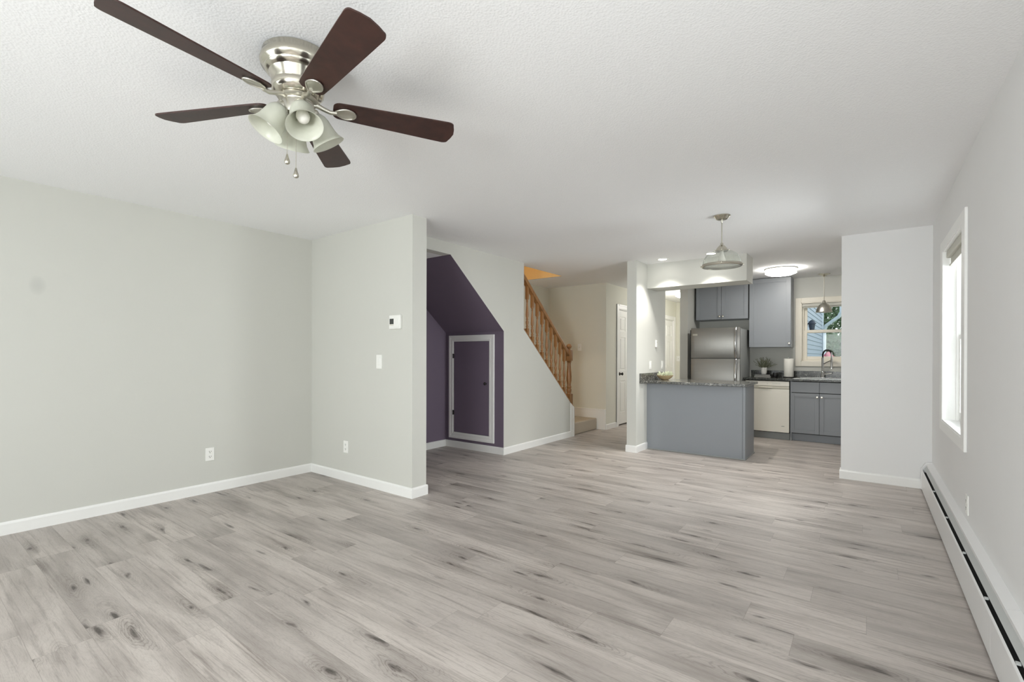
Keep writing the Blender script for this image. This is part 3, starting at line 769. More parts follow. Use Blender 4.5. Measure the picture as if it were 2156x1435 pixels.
def lshade(ang, tilt):
    # local -z runs from neck to mouth, tilted outwards
    R3 = Matrix.Rotation(ang, 3, 'Z') @ Matrix.Rotation(-math.radians(tilt), 3, 'Y')
    base = Vector((FX, FY, 0)) + Matrix.Rotation(ang, 3, 'Z') @ Vector((0.046, 0, CE - 0.205))
    def put(mb):
        for v in mb.bm.verts: v.co = R3 @ (v.co * 1.0) + base
        return mb
    prof = [(0.026, -0.026), (0.033, -0.031), (0.042, -0.045), (0.047, -0.062), (0.049, -0.085), (0.052, -0.108), (0.057, -0.126), (0.065, -0.140), (0.070, -0.147)]
    inn = [(r - 0.003, z + 0.001) for r, z in reversed(prof)]
    so = put(MB().lathe(prof + inn, seg=40)).build('lamp_shade', 'frost', fan, smooth=True)
    put(MB().lathe([(0.0, 0.01), (0.016, 0.008), (0.020, -0.004), (0.027, -0.012), (0.0285, -0.026), (0.027, -0.030), (0.0, -0.030)], seg=28)).build('fitter', 'nickel_satin', so, smooth=True)
    put(MB().lathe([(0.010, -0.03), (0.012, -0.05), (0.024, -0.075), (0.026, -0.09), (0.022, -0.106), (0.012, -0.115), (0, -0.118)], seg=24)).build('bulb', 'ceramic', so, smooth=True)
for a in (342, 72, 162, 252): lshade(math.radians(a), 31)
for (dx, dy, zb) in ((0.022, -0.058, 2.018), (0.038, -0.030, 1.968)):
    zt = CE - 0.215
    ch = MB().tube([(FX + dx, FY + dy, zt), (FX + dx, FY + dy, zb + 0.03)], 0.0014, 6)
    kx = zt
    while kx > zb + 0.03:
        ch.lathe([(0, 0.0022), (0.0022, 0), (0, -0.0022)], (FX + dx, FY + dy, kx), 6); kx -= 0.006
    co = ch.build('pull_chain', 'nickel_satin', fan)
    MB().lathe([(0, 0.036), (0.003, 0.034), (0.006, 0.022), (0.0105, 0.008), (0.011, 0.002), (0.008, -0.004), (0.0, -0.007)], (FX + dx, FY + dy, zb), 16).build('pull_fob', 'nickel', co, smooth=True)

# ------------------------------------------------------------------ pendants and ceiling lights
def dpend(x, y):
    t_ = thing('pendant_light', (x, y, CE), 'nickel pendant with a ribbed clear glass dome hanging before the peninsula', 'pendant light')
    MB().lathe([(0, CE), (0.070, CE), (0.070, CE - 0.006), (0.060, CE - 0.010), (0.048, CE - 0.030), (0.040, CE - 0.034), (0, CE - 0.036)], (x, y, 0), 36).build('canopy', 'nickel', t_, smooth=True)
    r = MB().tube([(x, y, CE - 0.03), (x, y, 2.225)], 0.006, 10); r.lathe([(0, CE - 0.033), (0.009, CE - 0.036), (0.009, CE - 0.06), (0.006, CE - 0.064)], (x, y, 0), 12)
    r.build('rod', 'nickel_satin', t_, smooth=True)
    MB().lathe([(0.006, 2.240), (0.012, 2.236), (0.014, 2.222), (0.026, 2.212), (0.044, 2.190), (0.047, 2.178), (0.052, 2.176), (0.052, 2.168), (0.047, 2.164), (0.0, 2.162)], (x, y, 0), 36).build('cap', 'nickel', t_, smooth=True)
    prof = []
    for i in range(15):
        a = PI / 2 * i / 14
        prof.append((0.050 + 0.106 * math.sin(a) ** 0.95, 2.043 + 0.123 * math.cos(a)))
    MB().lathe(prof, (x, y, 0), 288, rib=(72, 0.010)).build('glass_dome', 'ribbed', t_, smooth=True)
    MB().lathe([(0.157, 2.052), (0.164, 2.052), (0.166, 2.048), (0.166, 2.034), (0.160, 2.030), (0.152, 2.030), (0.152, 2.034), (0.157, 2.038), (0.157, 2.052)], (x, y, 0), 64).build('rim_band', 'nickel', t_, smooth=True)
    MB().lathe([(0.152, 2.031), (0.10, 2.026), (0.0, 2.024), (0.0, 2.027), (0.10, 2.029), (0.152, 2.034)], (x, y, 0), 48).build('lens', 'ribbed', t_, smooth=True)
    MB().lathe([(0.014, 2.165), (0.016, 2.14), (0.030, 2.10), (0.032, 2.085), (0.022, 2.062), (0, 2.055)], (x, y, 0), 20).build('bulb', 'ceramic', t_, smooth=True)
    for a in (0.2, PI + 0.2, PI / 2 + .2, -PI / 2 + .2):
        MB().lathe([(0, 0.006), (0.005, 0.004), (0.006, 0), (0.005, -0.004), (0, -0.006)], (x + 0.171 * math.cos(a), y + 0.171 * math.sin(a), 2.043), 10).build('clip', 'nickel', t_, smooth=True)
        MB().lathe([(0, 0.006), (0.005, 0.004), (0.006, 0), (0.005, -0.004), (0, -0.006)], (x + 0.056 * math.cos(a), y + 0.056 * math.sin(a), 2.176), 10).build('clip', 'nickel', t_, smooth=True)
dpend(-1.029, 4.441)
def spend(x, y):
    t_ = thing('pendant_light', (x, y, CE), 'small nickel bell pendant hanging over the kitchen sink', 'pendant light')
    MB().lathe([(0, CE), (0.082, CE), (0.080, CE - 0.006), (0.055, CE - 0.014), (0.026, CE - 0.026), (0.012, CE - 0.04), (0, CE - 0.042)], (x, y, 0), 28).build('canopy', 'nickel', t_, smooth=True)
    MB().tube([(x, y, CE - 0.03), (x, y, 2.05)], 0.005, 8).build('rod', 'nickel_satin', t_)
    prof = [(0.010, 2.085), (0.018, 2.075), (0.024, 2.050), (0.030, 2.040), (0.055, 2.025), (0.080, 1.995), (0.097, 1.955), (0.106, 1.915), (0.109, 1.908)]
    MB().lathe(prof + [(r - 0.003, z - 0.002) for r, z in reversed(prof)], (x, y, 0), 40).build('lamp_shade', 'nickel_satin', t_, smooth=True)
    MB().lathe([(0.0, 1.925), (0.085, 1.925), (0.10, 1.915), (0.09, 1.905), (0.0, 1.897)], (x, y, 0), 32).build('diffuser', 'ceramic', t_, smooth=True)
spend(-0.529, 8.50)
def flush(x, y, R, label, mat, cat='ceiling light'):
    t_ = thing('flush_ceiling_light', (x, y, CE), label, cat)
    MB().lathe([(0, CE), (R, CE), (R + 0.004, CE - 0.006), (R + 0.002, CE - 0.014), (R - 0.006, CE - 0.016), (0, CE - 0.016)], (x, y, 0), 48).build('base_plate', 'nickel_satin', t_, smooth=True)
    MB().lathe([(R - 0.012, CE - 0.015), (R - 0.010, CE - 0.058), (R - 0.014, CE - 0.066), (R * 0.7, CE - 0.088), (R * 0.35, CE - 0.098), (0, CE - 0.101)], (x, y, 0), 48).build('diffuser', mat, t_, smooth=True)
    MB().lathe([(R - 0.006, CE - 0.056), (R - 0.002, CE - 0.058), (R - 0.002, CE - 0.064), (R - 0.006, CE - 0.066), (R - 0.009, CE - 0.061), (R - 0.006, CE - 0.056)], (x, y, 0), 48).build('rim_band', 'nickel_satin', t_, smooth=True)
    for k in range(3):
        a = 0.6 + k * 2 * PI / 3
        MB().tube([(x + R * math.cos(a), y + R * math.sin(a), CE - 0.012), (x + R * math.cos(a), y + R * math.sin(a), CE - 0.068)], 0.0035, 8).build('post', 'nickel_satin', t_)
flush(-0.985, 7.62, 0.205, 'round white drum ceiling light glowing in the kitchen', 'lamp_warm')
flush(-2.86, 9.40, 0.17, 'round white ceiling light glowing in the hall', 'lamp_hall')
def can(x, y, label):
    t_ = thing('recessed_light', (x, y, CE), label, 'recessed light', 'recessed spots in front of the beam')
    MB().lathe([(0.050, CE - 0.001), (0.052, CE - 0.006), (0.078, CE - 0.004), (0.082, CE - 0.0005)], (x, y, 0), 36).build('trim_ring', 'trim', t_, smooth=True)
    MB().lathe([(0.0, CE - 0.004), (0.048, CE - 0.003), (0.051, CE - 0.0005)], (x, y, 0), 30).build('lamp', 'lamp_spot', t_, smooth=True)
    l = bpy.data.lights.new('recessed_spot', 'SPOT'); l.energy = 62; l.spot_size = math.radians(98); l.spot_blend = 0.6; l.color = (1.0, 0.97, 0.91); l.shadow_soft_size = 0.04
    o = bpy.data.objects.new('recessed_spot', l); COL.objects.link(o); o.location = (x, y, CE - 0.02)
can(-2.096, 5.99, 'recessed ceiling spot nearer the wall end by the beam')
can(-1.509, 5.99, 'recessed ceiling spot half hidden by the glass pendant')

# ------------------------------------------------------------------ baseboard heater
ht = thing('baseboard_heater', (0.445, 2.0, 0), 'long white hydronic baseboard heater along the right wall', 'heater')
HY_0, HY_1 = YR + 0.3, 5.86
b = MB(); b.prism([(0.474, 0.02), (0.4835, 0.02), (0.4835, 0.2585), (0.440, 0.250), (0.440, 0.233), (0.4425, 0.233), (0.4425, 0.247), (0.474, 0.252)], 'y', 2.68, HY_1)
b.build('top_cover', 'heater', ht)
b = MB(); b.prism([(0.474, 0.02), (0.4835, 0.02), (0.4835, 0.2585), (0.440, 0.250), (0.440, 0.233), (0.4425, 0.233), (0.4425, 0.247), (0.474, 0.252)], 'y', HY_0, 2.678)
b.build('top_cover', 'heater', ht)
for (ya, yb) in ((2.735, HY_1), (HY_0, 2.732)):
    MB().prism([(0.405, 0.012), (0.408, 0.012), (0.408, 0.182), (0.412, 0.187), (0.412, 0.190), (0.408, 0.189), (0.405, 0.184)], 'y', ya, yb).build('front_panel', 'heater', ht)
MB().prism([(0.4240, 0.202), (0.4260, 0.200), (0.446, 0.229), (0.444, 0.231)], 'y', HY_0 + 0.01, HY_1 - 0.01).build('damper', 'damper', ht)
MB().box(0.412, 0.4725, HY_0 + 0.01, HY_1 - 0.01, 0.02, 0.17).build('heating_element', 'heater_gap', ht)
for y in (0.6, 1.25, 1.9, 2.35, 2.9, 3.5, 4.2, 4.95): MB().box(0.411, 0.424, y - 0.008, y + 0.008, 0.192, 0.2, 0.001).build('bracket', 'damper', ht)
MB().prism([(0.400, 0.006), (0.4835, 0.006), (0.4835, 0.262), (0.438, 0.256), (0.403, 0.200)], 'y', HY_1, HY_1 + 0.05).build('end_cap', 'heater', ht)

# ------------------------------------------------------------------ wall plates
def plate(fn, a, z, label, kind, w=0.074, hgt=0.118):
    """fn(a, d, z): d sticks out of the wall"""
    if kind == 'outlet':
        t_ = thing('wall_outlet', fn(a, 0, z), label, 'outlet')
        MB(fn).box(a - w / 2, a + w / 2, 0.0, 0.006, z - hgt / 2, z + hgt / 2, 0.002).build('cover_plate', 'plastic', t_)
        for dz in (-0.022, 0.022):
            so = MB(fn).box(a - 0.016, a + 0.016, 0.004, 0.008, z + dz - 0.014, z + dz + 0.014, 0.0015).build('socket', 'plastic', t_)
            sl_ = MB(fn); sl_.box(a - 0.009, a - 0.006, 0.0075, 0.0085, z + dz - 0.002, z + dz + 0.009); sl_.box(a + 0.006, a + 0.009, 0.0075, 0.0085, z + dz - 0.002, z + dz + 0.008)
            sl_.box(a - 0.003, a + 0.003, 0.0075, 0.0085, z + dz - 0.011, z + dz - 0.005)
            sl_.build('slot', 'slot', so)
    else:
        t_ = thing('light_switch', fn(a, 0, z), label, 'light switch')
        MB(fn).box(a - w / 2, a + w / 2, 0.0, 0.006, z - hgt / 2, z + hgt / 2, 0.002).build('cover_plate', 'plastic', t_)
        if kind == 'rocker': MB(fn).box(a - 0.017, a + 0.017, 0.004, 0.010, z - 0.033, z + 0.033, 0.002).build('rocker', 'plastic', t_)
        else: MB(fn).box(a - 0.005, a + 0.005, 0.004, 0.016, z - 0.012, z + 0.012, 0.002).build('toggle', 'bisque_dark', t_)
fF = lambda a, d, z: (a, YF - d, z)
fL = lambda a, d, z: (XL + d, a, z)
fR = lambda a, d, z: (XR - d, a, z)
fK = lambda a, d, z: (XC1 + d, a, z)
plate(fL, 1.813, 0.348, 'white outlet low on the left wall', 'outlet', 0.072, 0.116)
plate(fF, -4.153, 0.338, 'white outlet low on the thermostat wall', 'outlet')
plate(fR, 3.93, 0.36, 'white outlet on the right wall just above the heater', 'outlet')
plate(fF, -3.632, 1.188, 'white rocker switch below the thermostat', 'rocker', 0.080, 0.128)
plate(lambda a, d, z: (a, 7.37 - d, z), -4.037, 1.392, 'white toggle switch on the stair landing wall', 'toggle')
plate(fK, 6.353, 1.12, 'white rocker switch above the granite backsplash nearest the wall end', 'rocker', 0.072, 0.112)
plate(fK, 6.823, 1.12, 'white rocker switch above the granite, right of the other', 'rocker', 0.072, 0.112)
plate(lambda a, d, z: (a, YH - d, z), -3.478, 1.185, 'white toggle switch at the end of the hall', 'toggle', 0.09, 0.12)
th = thing('thermostat', (-3.391, YF, 1.485), 'white square thermostat with a small grey screen', 'thermostat')
MB(fF).box(-3.467, -3.315, 0, 0.024, 1.484, 1.608, 0.006).build('case', 'plastic', th)
MB(fF).box(-3.452, -3.330, 0.022, 0.027, 1.497, 1.595, 0.003).build('face', 'plastic', th)
MB(fF).box(-3.457 + 0.004, -3.398, 0.0262, 0.0282, 1.527, 1.576, 0.001).build('screen', 'screen', th)
MB(fF).box(-3.453, -3.398, 0.0262, 0.0275, 1.516, 1.524, 0.001).build('button_bar', 'bisque_dark', th)
cm = thing('door_chime', (XC1, 6.56, 1.36), 'slim white doorbell chime on the kitchen wall above the two switches', 'wall control')  # small doorbell chime
MB(fK).box(6.535, 6.585, 0, 0.02, 1.365, 1.468, 0.008).build('body', 'plastic', cm)
MB(fK).box(6.545, 6.575, 0.018, 0.0215, 1.43, 1.448, 0.002).build('button', 'bisque_dark', cm)

# ------------------------------------------------------------------ peninsula
pn = thing('peninsula_cabinet', (-1.77, 6.5, 0), 'grey painted peninsula cabinet below the granite top', 'cabinet')
MB().box(XC1 + 0.0005, -1.176, 6.236, 6.79, 0.0, 0.885).build('body', 'cab', pn)
MB().box(XC1 + 0.0005, -1.205, 6.230, 6.238, 0.004, 0.885, 0.001).build('front_panel', 'cab', pn)
MB().box(-1.203, -1.172, 6.228, 6.262, 0.0, 0.885, 0.003).build('corner_trim', 'cab', pn)
MB().box(XC1 + 0.0005, -1.168, 6.222, 6.232, 0.0, 0.014, 0.003).box(-1.176, -1.166, 6.222, 6.79, 0.0, 0.014, 0.003).build('base_strip', 'kick', pn)
ct = thing('peninsula_countertop', (-1.77, 6.5, 0.886), 'speckled grey granite peninsula top with a short backsplash', 'countertop')
MB().box(XC1 + 0.0005, -1.145, 6.10, 6.88, 0.886, 0.918, 0.005).box(XC1 + 0.0005, XC1 + 0.035, 5.965, 6.12, 0.886, 0.918, 0.005).build('slab', 'granite', ct)
MB().box(XC1 + 0.0005, XC1 + 0.022, 5.97, 6.86, 0.917, 1.018, 0.003).build('backsplash', 'granite', ct)

# bowl with pale succulents on the peninsula
BX, BY, BZ = -2.235, 6.50, 0.9185
bw = thing('succulent_bowl', (BX, BY, BZ), 'shallow wooden bowl of pale succulents on the peninsula top', 'planter')
prof = [(0, 0.0), (0.045, 0.0), (0.055, 0.006), (0.085, 0.030), (0.108, 0.058), (0.112, 0.064)]
MB().lathe(prof + [(0.106, 0.064), (0.080, 0.036), (0.05, 0.016), (0, 0.012)], (BX, BY, BZ), 36).build('bowl', 'bowl', bw, smooth=True)
MB().lathe([(0.0, 0.052), (0.07, 0.05), (0.098, 0.046)], (BX, BY, BZ), 24).build('soil', 'soil', bw)
s = MB(); rnd = random.Random(3)
for k in range(14):
    a = rnd.uniform(0, 2 * PI); q = rnd.uniform(0, 0.09); cx_, cy_ = BX + q * math.cos(a), BY + q * math.sin(a)
    for j in range(9):
        th_ = rnd.uniform(0, 2 * PI); el = rnd.uniform(0.35, 1.35); L = rnd.uniform(0.035, 0.075)
        d = Vector((math.cos(th_) * math.cos(el), math.sin(th_) * math.cos(el), math.sin(el)))
        p0 = Vector((cx_, cy_, BZ + 0.045))
        s.tube([p0, p0 + d * L * 0.5, p0 + d * L * 0.85 + Vector((0, 0, 0.006)), p0 + d * L + Vector((0, 0, 0.01))], [0.003, 0.0065, 0.005, 0.0008], 5)
s.build('succulents', 'leaf_pale', bw, smooth=True)

# ------------------------------------------------------------------ sink run
YK = 8.10
def shaker(mb, x0, x1, z0, z1, yf, fr=0.052, th_=0.019, rec=0.008):
    mb.box(x0, x0 + fr, yf, yf + th_, z0, z1, 0.0015); mb.box(x1 - fr, x1, yf, yf + th_, z0, z1, 0.0015)
    mb.box(x0 + fr, x1 - fr, yf, yf + th_, z1 - fr, z1, 0.0015); mb.box(x0 + fr, x1 - fr, yf, yf + th_, z0, z0 + fr, 0.0015)
    mb.box(x0 + fr - 0.002, x1 - fr + 0.002, yf + rec, yf + th_ - 0.002, z0 + fr - 0.002, z1 - fr + 0.002)
    g = 0.004
    mb.box(x0 + fr, x0 + fr + g, yf + rec * 0.5, yf + rec + 0.001, z0 + fr, z1 - fr); mb.box(x1 - fr - g, x1 - fr, yf + rec * 0.5, yf + rec + 0.001, z0 + fr, z1 - fr)
    mb.box(x0 + fr, x1 - fr, yf + rec * 0.5, yf + rec + 0.001, z1 - fr - g, z1 - fr); mb.box(x0 + fr, x1 - fr, yf + rec * 0.5, yf + rec + 0.001, z0 + fr, z0 + fr + g)
    return mb
def cknob(x, y, z, par):
    MB().lathe([(0, 0), (0.007, 0), (0.006, 0.010), (0.015, 0.016), (0.017, 0.022), (0.013, 0.028), (0, 0.030)], (x, y, z), 18, Matrix.Rotation(PI / 2, 3, 'X')).build('knob', 'nickel', par, smooth=True)
sk = thing('sink_cabinet', (-0.55, 8.4, 0), 'grey sink base cabinet with two doors and two false drawers', 'cabinet')
SX0, SXM, SX1 = -0.918, -0.556, -0.194
MB().box(SX0, SX1, YK + 0.02, YB - 0.001, 0.11, 0.878).build('body', 'cab_gap', sk)
MB().box(SX0, SX1, YK + 0.075, YK + 0.09, 0.0, 0.12).build('toe_kick', 'cab', sk)
MB().box(SX0 - 0.002, SX0 + 0.018, YK + 0.018, YB - 0.002, 0.0, 0.878).build('side_panel', 'cab', sk)
for x0, x1, kx in ((SX0 + 0.002, SXM - 0.002, SXM - 0.026), (SXM + 0.002, SX1 - 0.002, SXM + 0.030)):
    MB().box(x0, x1, YK, YK + 0.019, 0.718, 0.872, 0.0015).build('drawer_front', 'cab', sk)
    do = shaker(MB(), x0, x1, 0.122, 0.708, YK).build('door', 'cab', sk)
    cknob(kx, YK, 0.658, do)
s2 = thing('base_cabinet', (0.15, 8.4, 0), 'grey base cabinet hidden behind the short wall', 'cabinet')
MB().box(SX1 + 0.002, XR - 0.002, YK, YB - 0.001, 0.0, 0.878).build('body', 'cab', s2)
# dishwasher
dw = thing('dishwasher', (-1.225, 8.4, 0), 'bisque dishwasher standing left of the sink cabinet', 'dishwasher')
DX0, DX1 = -1.522, -0.928
MB().box(DX0, DX1, YK + 0.01, YB - 0.05, 0.10, 0.872).build('tub', 'black', dw)
MB().box(DX0 + 0.002, DX1 - 0.002, YK - 0.018, YK + 0.012, 0.112, 0.757, 0.004).build('door', 'bisque', dw)
pnl = MB().box(DX0 + 0.002, DX1 - 0.002, YK - 0.022, YK + 0.012, 0.800, 0.872, 0.004).build('control_panel', 'bisque', dw)
MB().box(DX0 + 0.002, DX1 - 0.002, YK - 0.020, YK + 0.012, 0.761, 0.797, 0.003).build('handle_band', 'bisque_dark', dw)
hd = MB().tube([(-1.335, YK - 0.019, 0.786), (-1.30, YK - 0.026, 0.780), (-1.20, YK - 0.028, 0.777), (-1.15, YK - 0.019, 0.777)], 0.007, 8)
hd.build('handle', 'bisque', dw, smooth=True)
for x in (-1.215, -1.14, -1.118, -1.10, -1.083, -1.066, -1.05): MB().box(x - 0.005, x + 0.005, YK - 0.0232, YK - 0.0218, 0.832, 0.836).build('button_mark', 'kick', dw)
MB().lathe([(0, 0), (0.024, 0.0), (0.024, 0.002), (0, 0.003)], (-1.01, YK - 0.0178, 0.205), 24, Matrix.Rotation(PI / 2, 3, 'X') @ Matrix.Diagonal((1, 0.16, 1))).build('badge', 'kick', dw)
MB().box(DX0 + 0.002, DX1 - 0.002, YK + 0.05, YK + 0.06, 0.0, 0.098).build('kick_plate', 'kick', dw)
# countertop with backsplash
kc = thing('kitchen_countertop', (-0.6, 8.4, 0.88), 'dark granite countertop and backsplash along the kitchen back wall', 'countertop')
SKX0, SKX1, SKY0, SKY1 = -0.86, 0.02, 8.16, 8.60
s = MB()
s.box(DX0 - 0.03, SKX0, YK - 0.035, YB - 0.001, 0.882, 0.915, 0.004); s.box(SKX1, XR - 0.001, YK - 0.035, YB - 0.001, 0.882, 0.915, 0.004)
s.box(SKX0 - 0.004, SKX1 + 0.004, YK - 0.035, SKY0, 0.882, 0.915, 0.004); s.box(SKX0 - 0.004, SKX1 + 0.004, SKY1, YB - 0.001, 0.882, 0.915, 0.004)
s.build('slab', 'granite_dark', kc)
MB().box(DX0 - 0.03, XR - 0.001, YB - 0.022, YB - 0.001, 0.914, 1.017, 0.003).build('backsplash', 'granite_dark', kc)
# sink
sn = thing('kitchen_sink', (-0.42, 8.38, 0.76), 'stainless steel drop in sink set in the dark counter', 'sink')
s = MB()
s.box(SKX0 - 0.03, SKX1 + 0.03, SKY0 - 0.03, SKY0 + 0.02, 0.915, 0.921, 0.002); s.box(SKX0 - 0.03, SKX1 + 0.03, SKY1 - 0.05, SKY1 + 0.03, 0.915, 0.921, 0.002)
s.box(SKX0 - 0.03, SKX0 + 0.02, SKY0 + 0.02, SKY1 - 0.05, 0.915, 0.921, 0.002); s.box(SKX1 - 0.02, SKX1 + 0.03, SKY0 + 0.02, SKY1 - 0.05, 0.915, 0.921, 0.002)
s.build('rim', 'steel_sink', sn)
s = MB()
s.box(SKX0 + 0.012, SKX1 - 0.012, SKY0 + 0.012, SKY1 - 0.042, 0.885, 0.888)
s.build('basin', 'steel_sink', sn)
# faucet
fx, fy, fz = -0.548, 8.585, 0.9215
fc = thing('kitchen_faucet', (fx, fy, fz), 'chrome spring pull down faucet standing behind the sink', 'faucet')
MB().lathe([(0, 0), (0.030, 0), (0.030, 0.008), (0.025, 0.014), (0.025, 0.085), (0.020, 0.095), (0.017, 0.1), (0.017, 0.30), (0.013, 0.31), (0, 0.312)], (fx, fy, fz), 24).build('body', 'chrome', fc, smooth=True)
arc = []
for i in range(17):
    a = PI * (1 - i / 16 * 0.92)
    arc.append((fx + 0.058 + 0.058 * math.cos(a), fy - 0.05 * (i / 16), fz + 0.335 + 0.085 * math.sin(a)))
arc = [(fx, fy, fz + 0.30)] + arc
sp = MB().tube(arc, 0.010, 10)
for i in range(len(arc) - 1):
    for k in range(4):
        q = Vector(arc[i]).lerp(Vector(arc[i + 1]), k / 4); d = (Vector(arc[i + 1]) - Vector(arc[i])).normalized()
        rot = d.to_track_quat('Z', 'Y').to_matrix()
        sp.lathe([(0.009, -0.002), (0.0125, 0), (0.009, 0.002)], q, 10, rot)
sp.build('spring_neck', 'dark_bronze', fc, smooth=True)
ex, ey, ez = arc[-1]
MB().lathe([(0.008, 0.03), (0.011, 0.0), (0.011, -0.06), (0.016, -0.07), (0.0175, -0.18), (0.021, -0.20), (0.021, -0.215), (0, -0.216)], (ex, ey, ez), 20).build('spray_head', 'chrome', fc, smooth=True)
MB().tube([(fx, fy, fz + 0.20), (fx + 0.05, fy - 0.02, fz + 0.235), (ex, ey, fz + 0.27)], 0.005, 8).build('support_arm', 'dark_bronze', fc)
MB().tube([(fx + 0.02, fy - 0.01, fz + 0.062), (fx + 0.055, fy - 0.03, fz + 0.064), (fx + 0.115, fy - 0.05, fz + 0.078)], [0.016, 0.014, 0.009], 12).build('lever', 'chrome', fc, smooth=True)
# paper towel holder
px, py = -0.985, 8.50
pt = thing('paper_towel_holder', (px, py, 0.9155), 'upright paper towel roll on a dark stand by the window', 'paper towel holder')
MB().lathe([(0, 0), (0.078, 0), (0.078, 0.008), (0.07, 0.012), (0, 0.013)], (px, py, 0.9155), 32).build('base', 'dark_bronze', pt, smooth=True)
MB().lathe([(0.020, 0.014), (0.066, 0.014), (0.068, 0.018), (0.068, 0.290), (0.066, 0.294), (0.020, 0.294)], (px, py, 0.9155), 36).build('paper_roll', 'paper', pt, smooth=True)
MB().lathe([(0.006, 0.012), (0.006, 0.305), (0.010, 0.312), (0.008, 0.322), (0, 0.326)], (px, py, 0.9155), 14).build('rod', 'chrome', pt, smooth=True)
# stack of dark books, mug and plant
bz = 0.9155
for (x0, x1, y0, y1, hh, lab) in ((-1.455, -1.215, 8.38, 8.56, 0.022, 'dark covered book at the bottom of the counter stack'),
                                 (-1.445, -1.225, 8.39, 8.55, 0.020, 'dark covered book on top of the counter stack, under the potted plant')):
    bk = thing('book', ((x0 + x1) / 2, (y0 + y1) / 2, bz), lab, 'book', 'books on the kitchen counter')
    MB().box(x0, x1, y0, y1, bz, bz + 0.004, 0.001).box(x0, x1, y0, y1, bz + hh - 0.004, bz + hh, 0.001).box(x1 - 0.004, x1, y0, y1, bz + 0.003, bz + hh - 0.003).build('cover', 'book_dark', bk)
    MB().box(x0 + 0.004, x1 - 0.004, y0 + 0.004, y1 - 0.004, bz + 0.004, bz + hh - 0.004).build('pages', 'book_page', bk)
    bz += hh + 0.0003
mg = thing('mug', (-1.165, 8.46, 0.9155), 'small black mug on the counter beside the books', 'mug')
MB().lathe([(0, 0), (0.030, 0), (0.034, 0.006), (0.036, 0.07), (0.0345, 0.072), (0.032, 0.068), (0.030, 0.008), (0, 0.006)], (-1.165, 8.46, 0.9155), 28).build('cup', 'black', mg, smooth=True)
MB().tube([(-1.131, 8.452, 0.973), (-1.113, 8.448, 0.968), (-1.109, 8.447, 0.950), (-1.117, 8.449, 0.934), (-1.132, 8.452, 0.930)], 0.004, 8).build('handle', 'black', mg, smooth=True)
qx, qy, qz = -1.325, 8.46, bz
pp = thing('potted_plant', (qx, qy, qz), 'small bushy plant in a white pot on the stacked books', 'plant')
MB().lathe([(0, 0), (0.032, 0), (0.036, 0.006), (0.042, 0.03), (0.047, 0.108), (0.043, 0.110), (0.040, 0.10), (0, 0.098)], (qx, qy, qz), 28).build('pot', 'ceramic', pp, smooth=True)
s = MB(); rnd = random.Random(11)
for k in range(46):
    a = rnd.uniform(0, 2 * PI); el = rnd.uniform(0.35, 1.5); L = rnd.uniform(0.10, 0.19)
    d = Vector((math.cos(a) * math.cos(el), math.sin(a) * math.cos(el), math.sin(el)))
    p0 = Vector((qx + 0.02 * math.cos(a), qy + 0.02 * math.sin(a), qz + 0.095))
    s.tube([p0, p0 + d * L * 0.5, p0 + d * L], 0.0016, 5)
    for j in range(7):
        q = p0 + d * L * (0.3 + 0.1 * j); b_ = rnd.uniform(0, 2 * PI)
        e = (d * 0.6 + Vector((math.cos(b_), math.sin(b_), 0.3)) * 0.6).normalized() * rnd.uniform(0.014, 0.022)
        s.tube([q, q + e * 0.5, q + e], [0.0012, 0.0045, 0.0006], 4)
s.build('foliage', 'leaf', pp)

# ------------------------------------------------------------------ upper cabinets and fridge
YU = 8.38
uc = thing('wall_cabinet', (-1.23, 8.55, 1.39), 'tall grey wall cabinet with one door beside the sink window', 'cabinet')
UX0, UX1 = -1.528, -0.945
MB().box(UX0, UX1 + 0.0, YU + 0.02, YB - 0.001, 1.388, 2.470).build('body', 'cab', uc)
do = shaker(MB(), UX0 + 0.003, UX1 - 0.003, 1.391, 2.462, YU, 0.062).build('door', 'cab', uc)
cknob(-0.968, YU, 1.447, do)
fcb = thing('wall_cabinet', (-1.94, 8.55, 1.85), 'wide grey wall cabinet with two doors above the refrigerator', 'cabinet')
VX0, VX1, VXM = -2.352, -1.537, -1.947
MB().box(VX0, VX1, YU + 0.02, YB - 0.001, 1.853, 2.470).build('body', 'cab_gap', fcb)
MB().box(VX0, VX1, YU + 0.03, YB - 0.002, 1.850, 1.853).build('bottom', 'cab', fcb)
for x0, x1, kx in ((VX0 + 0.001, VXM - 0.002, VXM - 0.026), (VXM + 0.002, VX1 - 0.006, VXM + 0.028)):
    do = shaker(MB(), x0, x1, 1.855, 2.462, YU, 0.06).build('door', 'cab', fcb)
    cknob(kx, YU, 1.905, do)
fg = thing('refrigerator', (-1.93, 8.25, 0), 'stainless top freezer refrigerator under the wide wall cabinet', 'refrigerator')
GX0, GX1, GY = -2.300, -1.568, 7.90
MB().box(GX0, GX1, GY + 0.075, 8.66, 0.02, 1.675, 0.006).build('body', M['kick'], fg)
MB().box(GX0 - 0.014, GX0 + 0.012, GY + 0.03, GY + 0.09, 0.1, 1.668, 0.003).build('hinge_side', 'black', fg)
